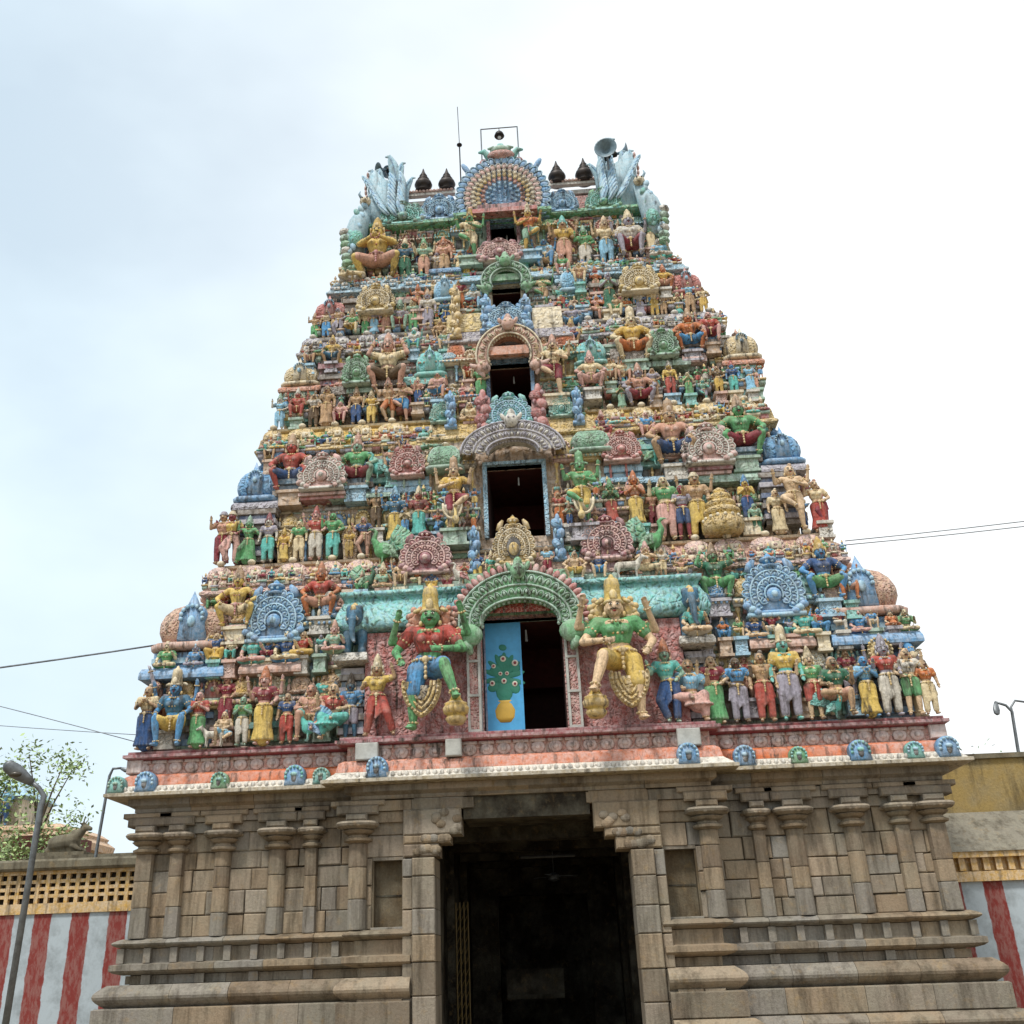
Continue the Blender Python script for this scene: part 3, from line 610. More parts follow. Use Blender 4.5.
# central bay skins: coloured ledges left and right of each window
def px_ledge(i,xa,xb,yt,yb_,k,off=0,d=.8,lip=True,name='ledge',side='c'):
    """ledge given by where it shows in the photograph: x range, top and bottom"""
    xm=(xa+xb)/2; b_=at(xm,yb_,off); t=at(xm,yt,y=b_.y); l=at(xa,yb_,y=b_.y).x; r=at(xb,yb_,y=b_.y).x
    return ledge(i,l,r,b_.z,t.z,b_.y,k,None,d,name,lip)
def px_gable(i,cx,yb_,yt,wpx,k,e,off=-.1,name=None):
    b_=at(cx,yb_,off); t=at(cx,yt,y=b_.y); l=at(cx-wpx/2,yb_,y=b_.y).x; r=at(cx+wpx/2,yb_,y=b_.y).x
    return gable(i,b_.x,b_.y,b_.z,r-l,t.z-b_.z,k,e)
def px_dome(i,cx,yb_,yt,wpx,k,e,g=None,pot='P',off=.0):
    b_=at(cx,yb_,off); t=at(cx,yt,y=b_.y+.3); l=at(cx-wpx/2,yb_,y=b_.y).x; r=at(cx+wpx/2,yb_,y=b_.y).x; w=r-l
    return dome(i,b_.x,b_.y+w/2,b_.z,w,(t.z-b_.z)*1.0,k,e,g,pot)
def px_stack(i,xa,xb,yt,yb_,ks,off=.25,d=.8):
    xm=(xa+xb)/2; b_=at(xm,yb_,off); t=at(xm,yt,y=b_.y); l=at(xa,yb_,y=b_.y).x; r=at(xb,yb_,y=b_.y).x
    return stack(i,l,r,b_.z,t.z,b_.y,ks,d)
def mir(f,*a,**k): return f(*a,**k)
# ------------------------------- tier one
for s_ in (-1,1):
    def X(a,b_): return sorted((s_*a,s_*b_))
    # corner shrine
    a,b_=X(6.5,8.3); ledge(0,a,b_,7.46,7.72,-.36,'B',None,1.9,'ledge',True,False)
    a,b_=X(6.75,8.05); stack(0,a,b_,5.95,7.5,.05,('N','B','N','K'),1.6)
    a,b_=X(6.6,8.15); stack(0,a,b_,7.74,8.14,-.02,('B','L'),1.7)
    dome(0,s_*7.32,.72,8.16,1.84,1.42,'P','X','B')
    # recess
    a,b_=X(6.0,6.5); stack(0,a,b_,5.95,8.1,.30,('E','K','J','E')); ledge(0,a,b_,8.05,8.35,.18,'B')
    a,b_=X(3.9,4.75); stack(0,a,b_,5.95,7.9,.20,('E','K','Z','K')); ledge(0,a,b_,7.9,8.3,.12,'B')
    # bay under the big gable
    a,b_=X(4.8,6.1); ledge(0,a,b_,7.48,7.72,-.36,'P',None,.9,'ledge',True,False); stack(0,a+.1,b_-.1,5.95,7.5,.02,('E','G','E','T')); stack(0,a+.15,b_-.15,7.7,8.22,.02,('Z','L'))
    gable(0,s_*5.45,-.12,8.22,1.34,1.45,'B','L')
    # band of blue blocks under the frieze
    for q,k in ((6.45,'N'),(4.25,'B'),(3.95,'Z')):
        stack(0,s_*q-.25,s_*q+.25,8.35,9.3,.28,('K',k,'E'))
    # central block cornice end with elephant shelf
    a,b_=X(3.3,3.98); ledge(0,a,b_,7.55,7.75,-.75,'W',None,1.0,'shelf'); stack(0,a+.1,b_-.1,5.95,7.5,-.35,('K','V','Z'))
    # wall panels behind the guardians
    a,b_=X(1.12,3.35); mb=MB(); mb.box(a,b_,-.48,.3,5.95,8.2,cm('R',None,9)); mb.build('red_panel',tiers[0])
    a,b_=X(.92,1.14); mb=MB(); mb.box(a,b_,-.66,.1,5.95,8.05,cm('R','W',14)); 
    for q in range(3): z=5.96+q*.72; mb.box(a-.015,b_+.015,-.70,-.6,z,z+.05,WHITEP)
    mb.box(a-.03,a+.02,-.69,-.1,5.95,8.05,WHITEP); mb.box(b_-.02,b_+.03,-.69,-.1,5.95,8.05,WHITEP); mb.build('door_pilaster',tiers[0])
# turquoise cornice over the central block
mb=MB(); TQ=cm('T','L',6); TP=pm('T'); 
pl=[(-3.85,-.55),(3.85,-.55),(3.85,1.0),(-3.85,1.0)]
def half(x0,x1):
    m_=MB(); m_.sweep([(x0,-.5),(x1,-.5),(x1,.9),(x0,.9)],[(-.1,8.22),(.06,8.24),(.13,8.30),(.14,8.42),(.08,8.66),(-.04,8.92),(-.02,9.02),(.04,9.05),(.05,9.14),(-.3,9.15)],TQ)
    c=m_.build('turquoise_cornice',tiers[0],True)
half(-3.88,-1.2); half(1.2,3.88)
mb=MB(); mb.box(-3.7,-1.2,-.45,.9,8.6,9.14,TP); mb.box(1.2,3.7,-.45,.9,8.6,9.14,TP); mb.box(-1.2,1.2,-.3,.9,8.5,9.5,cm('G',None,6)); mb.build('cornice_core',tiers[0])
ar=arch(0,0,-.72,8.20,2.64,1.12,'G','J',.50,'R',-.16,.66)
mb=MB(); mb.add([(x,-.62,8.46+.001) for x in (-.9,.9)]+[(.86*math.cos(a*PI/10)*1.05,-.62,8.46+.52*math.sin(a*PI/10)) for a in range(0,11)],[tuple(range(13))],cm('R','W',9)); mb.build('arch_infill',tiers[0])
# door leaf with painted vase of flowers
dl=MB(); DB=plain('sky_blue_door_paint','4aa3d8',.5,0,.12); dl.box(-.84,-.03,-.12,-.07,5.98,8.40,DB); dl.box(-.84,-.80,-.135,-.12,5.98,8.40,pm('N')); dl.box(-.07,-.03,-.135,-.12,5.98,8.40,DB)
DL=dl.build('door_leaf',tiers[0]); DL.location=(0,.02,0)
fl=MB(); V0=plain('vase_paint','c9a343',.6,0,.1); FG=plain('leaf_paint','2c7f6a',.6,0,.1); W0=plain('flower_white_paint','d7d2c4',.6,0,.05); RD=plain('flower_red_paint','9c3b46',.6)
fl.lathe((-.43,-.115,6.25),[(.12,0),(.20,.10),(.22,.25),(.15,.38),(.10,.42),(.16,.46)],V0,16,0,0,.12); fl.box(-.60,-.26,-.128,-.12,6.48,6.50,pm('O'))
for a,b_,rr in ((-.43,7.55,.13),(-.62,7.35,.10),(-.20,7.42,.12),(-.43,7.15,.14),(-.66,7.00,.10),(-.22,6.98,.12),(-.43,6.86,.12),(-.43,7.85,.07)): fl.ell((a,-.12,b_),(rr,.012,rr*1.25),FG,Quaternion((0,1,0),a*3),10,6)
for a,b_,rr in ((-.43,7.60,.065),(-.18,7.50,.07),(-.64,7.45,.05),(-.43,7.12,.06),(-.68,7.08,.06),(-.20,7.05,.06),(-.36,7.28,.045),(-.50,7.28,.045)): fl.ell((a,-.135,b_),(rr,.012,rr),W0,None,12,6); fl.ell((a,-.148,b_),(rr*.5,.01,rr*.5),RD,None,10,5)
for k in range(9):
    t_=PI*(k-.5)/8*1.1; fl.ell((-.43+.22*math.cos(t_),-.118,7.18+.34*math.sin(t_)),(.07,.012,.24),FG,Quaternion((0,1,0),-(t_-PI/2)),8,5)
fl.ell((-.43,-.118,6.95),(.20,.012,.30),FG,None,12,6); fl.build('painted_vase_of_flowers',DL,True)
# golden gable over the door arch and red gables beside it
b_=at(515,567,-.25); gable(0,b_.x,b_.y,b_.z,.95,1.25,'Q','X')
mb=MB(); mb.ell((b_.x,b_.y-.13,b_.z+.42),(.17,.06,.28),pm('D'),None,12,8); mb.ell((b_.x,b_.y-.2,b_.z+.36),(.12,.07,.16),pm('Q'),None,10,6); mb.build('gable_niche',tiers[0],True)
px_gable(0,426,574,530,52,'M','F',-.15); px_gable(0,608,560,514,52,'M','F',-.15)
px_stack(0,408,444,572,590,('F','M'),-.05); px_stack(0,592,628,558,574,('F','M'),-.05)
# green stepped ledges each side of it
for xa,xb,yt,yb_ in ((398,466,538,548),(402,466,552,560),(406,466,564,570),(566,640,526,536),(566,636,541,549),(566,632,553,559)): px_ledge(0,xa,xb,yt,yb_,'G',.0,.7)
px_ledge(0,462,566,546,580,'Z',.15,.6,False)
# blue scroll pilasters flanking windows
def scroll(i,cx,yt,yb_,wpx,k,e):
    b_=at(cx,yb_,-.15); t=at(cx,yt,y=b_.y); w=(at(cx+wpx/2,yb_,y=b_.y).x-at(cx-wpx/2,yb_,y=b_.y).x); h=t.z-b_.z; mb=MB(); n=max(3,int(h/.22))
    mb.box(-w*.35,w*.35,-.02,.3,0,h,pm(k))
    for a in range(n):
        z=h*(a+.5)/n; mb.ell((w*.12*(-1)**a,-.06,z),(w*.36,.11,h/n*.62),cm(k,e,12) if a%2 else pm(k),Quaternion((0,1,0),.5*(-1)**a),8,6); mb.ell((-w*.2*(-1)**a,-.12,z+h/n*.2),(w*.12,.06,h/n*.3),pm(e),None,6,4)
    mb.ell((0,-.03,h),(w*.2,.1,w*.5),pm(k),None,8,5); mb.box(-w*.5,w*.5,-.1,.3,-.03,.05,pm(k)); return mb.build('scroll_pilaster',tiers[i],True,(b_.x,b_.y,b_.z))
for a in ((0,475,532,572,14,'B','L'),(0,560,520,560,14,'B','L'),(1,484,398,434,20,'R','M'),(1,540,392,428,20,'R','M'),(1,451,396,428,12,'B','L'),(1,579,392,424,12,'B','L'),(2,487,300,332,14,'B','L'),(2,527,300,330,14,'B','L'),(2,456,290,338,12,'Q','X')): scroll(*a)
# ------------------------------- tier two
for cx,yb_,yt in ((254,500,465),(785,462,429)):
    px_dome(1,cx,yb_,yt,44,'B','L','B','B',-.02); px_ledge(1,cx-22,cx+22,yb_+.5,yb_+9,'V',-.02,1.6); px_stack(1,cx-18,cx+18,yb_+10,yb_+62,('K','V','N'),.25,1.4)
px_gable(1,322,490,452,48,'F','W',-.12); px_gable(1,710,464,422,54,'F','W',-.12)
px_stack(1,300,344,490,499,('R','F'),-.02); px_stack(1,690,732,464,474,('F','M'),-.02)
px_gable(1,408,477,444,36,'R','F',-.08); px_gable(1,622,462,430,40,'R','F',-.08)
for xa,xb,yt,yb_,k in ((274,300,480,502,'Z'),(344,372,478,494,'Z'),(372,400,455,482,'T'),(392,430,477,492,'L'),(640,664,440,466,'T'),(664,690,462,474,'Z'),(735,762,448,468,'Z'),(606,642,462,478,'L')): px_stack(1,xa,xb,yt,yb_,(k,'L' if k=='L' else 'K',k),.1)
for xa,xb,yt,yb_,k in ((296,330,492,500,'J'),(330,396,490,498,'J'),(372,430,484,493,'L'),(690,760,472,482,'J'),(640,690,474,482,'L'),(602,642,474,482,'L')): px_ledge(1,xa,xb,yt,yb_,k,.02,.7)
arch(1,0,.0,12.55,2.52,.82,'W','V',.66,None,.02,.50,False)
b_=at(510,430,-.12); gable(1,b_.x,b_.y,b_.z,at(533,430,y=b_.y).x-at(487,430,y=b_.y).x,at(510,392,y=b_.y).z-b_.z,'T','L')
for cx,yb_,yt,wp in ((444,468,442,38),(592,450,426,44)): px_dome(1,cx,yb_,yt,wp,'J','G',None,'X',-.35)
for xa,xb,yt,yb_,k in ((416,462,424,430,'N'),(408,466,437,446,'Y'),(556,612,420,428,'N'),(558,616,430,442,'Y')): px_ledge(1,xa,xb,yt,yb_,k,-.05,.7)
px_gable(1,443,424,402,26,'T','J',-.05); px_gable(1,562,418,396,26,'T','J',-.05)
# ------------------------------- tier three
for cx,yb_,yt in ((299,384,362),(744,357,331)):
    px_dome(2,cx,yb_,yt,38,'X','Q','X','P',-.02); px_ledge(2,cx-20,cx+20,yb_+.5,yb_+7,'O',-.02,1.4); px_stack(2,cx-15,cx+15,yb_+8,yb_+38,('T','A','T'),.25,1.2)
px_gable(2,357,385,354,30,'G','J',-.08); px_gable(2,664,357,328,32,'G','J',-.08)
px_dome(2,430,375,348,32,'T','L','T','T',-.1); px_dome(2,592,363,338,34,'T','L','T','W',-.1); px_dome(2,456,360,344,20,'O','R',None,'W',-.1); px_dome(2,566,346,332,22,'O','R',None,'W',-.1)
for xa,xb,yt,yb_,k in ((322,345,385,395,'K'),(372,400,372,386,'K'),(404,446,374,384,'T'),(612,645,346,362,'K'),(576,612,362,372,'T'),(684,706,352,362,'F'),(640,690,357,366,'J'),(340,376,385,393,'J')): px_ledge(2,xa,xb,yt,yb_,k,.0,.7)
for xa,xb,yt,yb_,k in ((320,345,360,385,'M'),(375,404,350,372,'P'),(445,478,345,372,'J'),(545,575,340,362,'J'),(610,645,338,350,'O'),(685,722,335,352,'B')): px_stack(2,xa,xb,yt,yb_,(k,'K',k),.15)
arch(2,0.02,.72,15.66,1.72,.92,'P','X',.32,None)
mb=MB(); mb.box(-.52,.52,.62,.8,15.70,15.95,pm('O')); mb.build('arch_infill',tiers[2])
b_=at(507,331,-.12); gable(2,b_.x,b_.y,b_.z,at(530,331,y=b_.y).x-at(484,331,y=b_.y).x,at(507,303,y=b_.y).z-b_.z,'B','L')
# ------------------------------- tier four
for cx,yb_,yt in ((329,318,300),(688,292,271)):
    px_dome(3,cx,yb_,yt,34,'R','F','R','R',-.02); px_stack(3,cx-14,cx+14,yb_+1,yb_+22,('K','V','K'),.25,1.2)
px_gable(3,376,313,284,38,'Y','X',-.1); px_gable(3,640,293,264,40,'Y','X',-.1)
px_dome(3,445,300,278,26,'L','B','L','L',-.1); px_dome(3,571,290,270,24,'L','B',None,'L',-.1)
for xa,xb,yt,yb_,k in ((345,362,300,318,'K'),(396,430,296,318,'P'),(590,622,280,300,'K'),(655,674,272,292,'E'),(462,482,286,312,'J'),(530,556,284,306,'J')): px_stack(3,xa,xb,yt,yb_,(k,'K'),.15)
for xa,xb,yt,yb_,k in ((430,460,266,272,'B'),(448,482,312,332,'Y'),(534,562,305,330,'X'),(556,586,276,282,'L')): px_ledge(3,xa,xb,yt,yb_,k,-.1,.7)
arch(3,.02,1.26,18.36,1.36,.62,'G','J',.26,None)
mb=MB(); mb.box(-.38,.38,1.2,1.3,18.41,18.62,pm('G')); mb.build('arch_infill',tiers[3])
px_gable(3,500,262,240,46,'M','F',-.1)
# ------------------------------- tier five + eave
for xa,xb,yt,yb_,k in ((350,392,276,283,'L'),(395,470,272,280,'L'),(542,640,262,270,'L'),(620,668,255,264,'F')): px_ledge(4,xa,xb,yt,yb_,k,.02,.7)
mb=MB(); mb.sweep(plan(3.98,1.84,1.3,.2),[(-.3,20.92),(.02,20.98),(.10,21.02),(.10,21.12),(.0,21.2),(-.3,21.22)],cm('G','T',6)); mb.build('green_eave',tiers[4])
mb=MB(); mb.box(-1.0,1.0,1.42,1.9,20.96,21.1,pm('R'));mb.box(-.7,.7,1.5,1.9,21.1,21.3,pm('M')); mb.build('ledge',tiers[4])
# ------------------------------- roof
RF=cm('R','W',14); RP=cm('L','B',9)
mb=MB(); n=14; ya,yb2=2.15,YB-2.15; ym=(ya+yb2)/2; vs=[]; ys=[]
for a in range(n+1):
    t_=PI*a/n; ys.append((ym-(ym-ya)*math.copysign(abs(math.cos(t_))**.75,math.cos(t_)),21.15+1.75*math.sin(t_)**.7 if 0<a<n else 21.15))
for xx in (-3.62,3.62): vs+=[(xx,y,z) for y,z in ys]
mb.add(vs,[(a,a+1,n+2+a,n+1+a) for a in range(n)]+[tuple(range(n+1)),tuple(range(n+1,2*n+2))[::-1]],RF)
roof=mb.build('barrel_roof',tower,True)
mb=MB(); mb.box(-3.45,3.45,ym-.9,ym+.9,22.75,22.98,pm('W')); 
for a in range(34): mb.ell((-3.4+a*.206,ym-.9,22.93),(.10,.06,.08),pm('P'),None,6,4)
mb.build('roof_ridge',roof)
mb=MB(); 
for s_ in (-1,1):
    mb=MB(); a,b_=sorted((s_*3.3,s_*1.4)); mb.box(a,b_,2.35,2.5,22.55,22.68,pm('W'))
    for q in range(18): mb.ell((s_*(1.5+q*.105),2.33,22.68),(.06,.05,.05),pm('P'),None,6,4)
    mb.build('roof_kerb',roof)
for cx,yb_,yt,wp,k,e in ((403,226,203,44,'E','T'),(440,222,195,38,'B','L'),(563,214,190,32,'B','L'),(604,212,188,36,'G','T')):
    b_=at(cx,yb_,.05); t=at(cx,yt,y=b_.y); w=at(cx+wp/2,yb_,y=b_.y).x-at(cx-wp/2,yb_,y=b_.y).x; gable(4,b_.x,b_.y,b_.z,w,t.z-b_.z,k,e,parent=roof)
# great central gable: nested rings of scallops
GC=Vector((.04,1.72,21.68)); rings=[(1.33,'B','L',.22,28),(1.10,'F','W',.17,26),(.92,'X','W',.13,24),(.77,'Y','X',.12,20),(.61,'P','R',.11,16),(.46,'L','B',.11,12),(.30,'B','L',.09,8)]
mb=MB(); o=[(-1.3,-.75),(1.3,-.75)]+[(1.25*math.cos(-.4+(PI+.8)*a/26),1.30*math.sin(-.4+(PI+.8)*a/26)) for a in range(27)]
mb.prism([(GC.x+a,GC.z+b_) for a,b_ in o],GC.y+.05,GC.y+.9,cm('B','L',8)); GG=mb.build('great_gable',roof)
for r_,k,e,s_,n in rings:
    r_*=.94
    mb=MB()
    for a in range(n):
        t_=-.5+(PI+1)*a/(n-1); q=Quaternion((0,1,0),-(t_-PI/2)); yy=GC.y-.04-.06*(1.4-r_); c=(GC.x+r_*math.cos(t_),yy,GC.z+r_*1.06*math.sin(t_)); mb.ell(c,(s_*.50,.06,s_*.66),pm(k),q,8,5); mb.tube([Vector((c[0],yy-.05,c[2]))+q@Vector((s_*.44*math.cos(u),0,s_*.72*math.sin(u)-.12*s_)) for u in (-.3,.4,1.1,1.57,2.04,2.74,3.44)],s_*.10,pm(e),4)
    mb.build('scallop_ring',GG,True)
mb=MB()
for a in range(5):
    mb.tube([(GC.x+(a-2)*.12,GC.y+.1,GC.z+1.4),(GC.x+(a-2)*.20,GC.y,GC.z+1.72-.05*abs(a-2)),(GC.x+(a-2)*.25,GC.y-.05,GC.z+1.98-.12*abs(a-2)),(GC.x+(a-2)*.28+(.1 if a>2 else -.1 if a<2 else 0),GC.y-.08,GC.z+1.93-.12*abs(a-2))],[.10,.11,.09,.03],pm('J') if a%2 else pm('T'),8)
mb.ell((GC.x,GC.y-.05,GC.z+1.55),(.42,.2,.16),cm('F','R',12),None,12,8); mb.ell((GC.x,GC.y-.1,GC.z+1.72),(.26,.16,.14),pm('J'),None,10,6)
for s_ in (-1,1): mb.ell((GC.x+s_*.52,GC.y+.1,GC.z+1.42),(.14,.12,.14),pm('R'),None,8,5); mb.ell((GC.x+s_*1.05,GC.y+.1,GC.z+1.25),(.09,.08,.26),pm('B'),Quaternion((0,1,0),s_*.5),8,5)
mb.build('gable_crest',GG,True)
# pot finials
for cx,yb_,yt in ((423.5,196,169),(447,195,168.5),(557.5,188,161),(585,186,158)):
    b_=at(cx,yb_-3,y=2.45); t=at(cx,yt,y=2.45); h=t.z-b_.z; mb=MB(); s_=h
    mb.lathe((0,0,0),[(s_*.18,0),(s_*.28,s_*.05),(s_*.13,s_*.12),(s_*.24,s_*.20),(s_*.29,s_*.31),(s_*.26,s_*.41),(s_*.15,s_*.48),(s_*.20,s_*.53),(s_*.17,s_*.58),(s_*.09,s_*.64),(s_*.13,s_*.69),(s_*.09,s_*.76),(s_*.05,s_*.86),(s_*.015,s_*1.0)],BRONZE,20)
    mb.build('pot_finial',roof,True,(b_.x,b_.y,b_.z))
mb=MB(); mb.box(-3.3,-1.5,2.5,2.95,22.3,22.45,pm('W')); mb.box(1.5,3.3,2.5,2.95,22.3,22.45,pm('W')); mb.build('finial_kerb',roof)
# feathered yali wings at both ends of the roof
FEA=paint('pale_blue_feather','8fb8c8',0,None,.25)
for s_ in (-1,1):
    mb=MB()
    out=[(2.75,21.2),(3.85,21.2),(3.97,22.0),(3.98,22.7),(3.92,23.15),(3.75,23.3),(3.5,22.95),(3.2,22.75),(2.95,22.35),(2.8,21.8)]
    pts_=[(s_*a,b_) for a,b_ in out]; mb.prism(pts_ if s_>0 else pts_[::-1],1.92,2.2,FEA,.04)
    for a in range(9):      # long overlapping feathers sweeping up and outwards
        for q in range(3):
            t_=a/8; x0=2.85+.22*q+.55*t_*(q==2); z0=21.25+.16*a+.05*q; l=.62-.05*q; d=Vector((s_*(.35+.22*q-.1*t_),-.04,1)).normalized(); p0=Vector((s_*x0,1.90-.025*(8-a),z0))
            mb.tube([p0,p0+d*l*.4,p0+d*l*.8,p0+d*l],[.05,.085,.07,.02],FEA if (a+q)%3 else pm('L'),8,True,.35); mb.tube([p0+Vector((0,-.03,0)),p0+d*l*.9+Vector((0,-.03,0))],.012,pm('B'),4)
    for q in range(12): mb.ell((s_*(4.0+.03*math.sin(q)),1.95,21.25+q*.17),(.045,.08,.085),pm('F'),None,8,5)
    for x0,z0,x1,z1,l,bend in ((3.0,22.2,2.94,23.55,.15,.10),(3.2,22.4,3.34,23.85,.18,-.12),(3.45,22.5,3.62,23.35,.15,.08),(2.85,22.0,2.64,22.95,.12,.12),(3.66,22.5,3.85,23.35,.14,.06)):
        P_=[(s_*(x0+(x1-x0)*u+bend*math.sin(u*PI)),2.12-.1*u,z0+(z1-z0)*u) for u in (0,.2,.4,.6,.8,.93,1)]; P_.append((P_[-1][0]+s_*(-.10 if x1<3.1 else .12),1.98,P_[-1][2]-.05)); mb.tube(P_,[l*.8,l,l*1.05,l*1.0,l*.8,l*.55,l*.4,l*.15],FEA,10,True,.5); mb.tube([(p[0],p[1]-l*.5,p[2]) for p in P_[:-2]],.014,pm('B'),4)
    mb.build('feathered_wing',roof,True)
    mb=MB(); mb.sweep([(s_*3.65-.3,2.3),(s_*3.65+.3,2.3),(s_*3.65+.3,YB-2.3),(s_*3.65-.3,YB-2.3)],[(0,21.15),(.05,21.4),(.0,22.3),(-.25,22.6)],cm('L','B',8)); mb.build('roof_end',roof)
    # pale lion beside the roof foot
    mb=MB(); x=s_*4.25
    mb.tube([(x,1.9,20.0),(x+s_*.05,1.75,20.5),(x-s_*.1,1.7,21.1),(x-s_*.32,1.7,21.75)],[.26,.34,.30,.14],FEA,10); mb.ell((x-s_*.05,1.55,20.45),(.22,.2,.28),cm('T','G',8),None,10,8)
    for q in range(6): mb.ell((x+s_*(.18+.02*q),1.55,19.6+q*.22),(.17,.16,.13),cm(('G','J','W')[q%3],None,8),None,8,6)
    for q in range(14): u=q/13; mb.ell((x+s_*(.12-.32*u)+.10*math.sin(q*2.1),1.50-.02*(q%2),20.0+1.6*u),(.09,.07,.13),(FEA,pm('L'),pm('T'))[q%3],Quaternion((0,1,0),s_*.4),7,5)
    mb.ell((x-s_*.30,1.52,21.75),(.17,.15,.15),cm('X',None,12),None,10,7); mb.ell((x-s_*.30,1.38,21.70),(.08,.08,.06),pm('X'),None,8,5)
    for q in (-1,1): mb.ell((x-s_*.30+q*.07,1.38,21.80),(.025,.02,.03),EYEB,None,6,4); mb.tube([(x-s_*.30+q*.10,1.5,21.85),(x-s_*.30+q*.18,1.48,22.0),(x-s_*.30+q*.14,1.46,22.1)],[.05,.035,.01],pm('L'),6)
    mb.build('corner_yali',tiers[4],True)

# ------------------------------- carved wall bays filling every tier between the big elements
ir=random.Random(21); IK=['KEZJ','QAXK','AQKX','VKQA','JZQA']
def bay(i,x,w,z0,z1,y,s_=0):
    mb=MB(); h=z1-z0; ks=IK[i]; k1=ir.choice(ks); k2=ir.choice('QXYJLTBYGRBQA'); k3=ir.choice('PXWYLTF')
    B=lambda a,b_,c,d,e,f,m: mb.box(a,b_,c,d,e,f,m)
    B(-w*.5,w*.5,-.04,.1,0,h*.05,pm(k3)); B(-w*.46,w*.46,-.02,.1,h*.05,h*.10,pm(k1))
    for q in (-1,1):
        x0=q*w*.34; mb.lathe((x0,-.07,0),[(w*.07,h*.10),(w*.085,h*.13),(w*.05,h*.16),(w*.05,h*.30),(w*.085,h*.33),(w*.05,h*.37),(w*.05,h*.46),(w*.10,h*.50),(w*.12,h*.53),(w*.07,h*.55)],pm(k2),8)
    B(-w*.2,w*.2,.0,.05,h*.12,h*.48,pm('D' if ir.random()<.4 else k1))
    B(-w*.49,w*.49,-.18,.1,h*.55,h*.585,pm(k3)); B(-w*.53,w*.53,-.24,.1,h*.585,h*.64,cm(k3,None,12)); B(-w*.47,w*.47,-.15,.1,h*.64,h*.68,pm(k1))
    for q in range(5): mb.ell((w*(-.4+.2*q),-.25,h*.60),(w*.06,.04,h*.025),pm(k2),None,6,4)
    if ir.random()<.5:
        o,cz,r,rz_=horseshoe(w*.72,h*.28,12,.5); mb.prism([(a,b_+h*.68) for a,b_ in o],-.14,.1,pm(k2),.08)
        for q in range(7): t_=PI*q/6; mb.ell((r*.72*math.cos(t_),-.16,h*.68+cz+rz_*.72*math.sin(t_)),(w*.06,.04,w*.06),pm(k3),None,6,4)
        mb.ell((0,-.16,h*.68+cz*.8),(w*.1,.05,w*.1),pm(k1),None,8,5)
    else:
        mb.lathe((0,-.02,h*.68),[(w*.40,0),(w*.45,h*.03),(w*.36,h*.06),(w*.40,h*.12),(w*.34,h*.19),(w*.18,h*.25),(w*.05,h*.28),(w*.07,h*.30),(.01,h*.33)],cm(k2,k3,12),14,4,PI/14)
    for q in (-1,1): mb.ell((q*w*.45,-.12,h*.76),(w*.08,.08,h*.07),pm(k3),None,7,5); mb.ell((q*w*.45,-.12,h*.86),(w*.055,.06,h*.04),pm(k2),None,6,4)
    o=mb.build('wall_bay',tiers[i],True,(x,y,z0)); o.rotation_euler.z=s_*PI/2; return o
for i,t in enumerate(TI):
    yw=t['yw']; zt=(9.25,13.1,16.2,18.4,20.95)[i]; H=zt-t['z']; rows=2 if H>1.7 else 1
    for q in range(rows):
        z0=t['z']+H*q/rows; z1=t['z']+H*(q+1)/rows-.02; ww=t['ww'] if q==0 else t['w2']; w=.62-.04*i
        n=int((ww-t['cw'])/w)
        for s_ in (-1,1):
            for k in range(n): bay(i,s_*(t['cw']+w*(k+.5)*(ww-t['cw'])/(n*w)),w*.95,z0,z1,yw-.02)
        x=t['op'][1]+.22
        m=max(1,int((t['cw']-x)/w))
        for s_ in (-1,1):
            for k in range(m): bay(i,s_*(x+(t['cw']-x)*(k+.5)/m),min(w*.95,(t['cw']-x)/m*.95),z0,z1,yw-.24)
    for s_ in (-1,1):
        for k in range(7):
            bay(i,s_*(t['ww']+.02),.9-.05*i,t['z'],t['zm'],yw+.5+k*1.15*(1-.07*i),s_)
            if i<4: bay(i,s_*(t['w2']+.02),.9-.05*i,t['zm'],zt,yw+.5+k*1.15*(1-.07*i),s_)
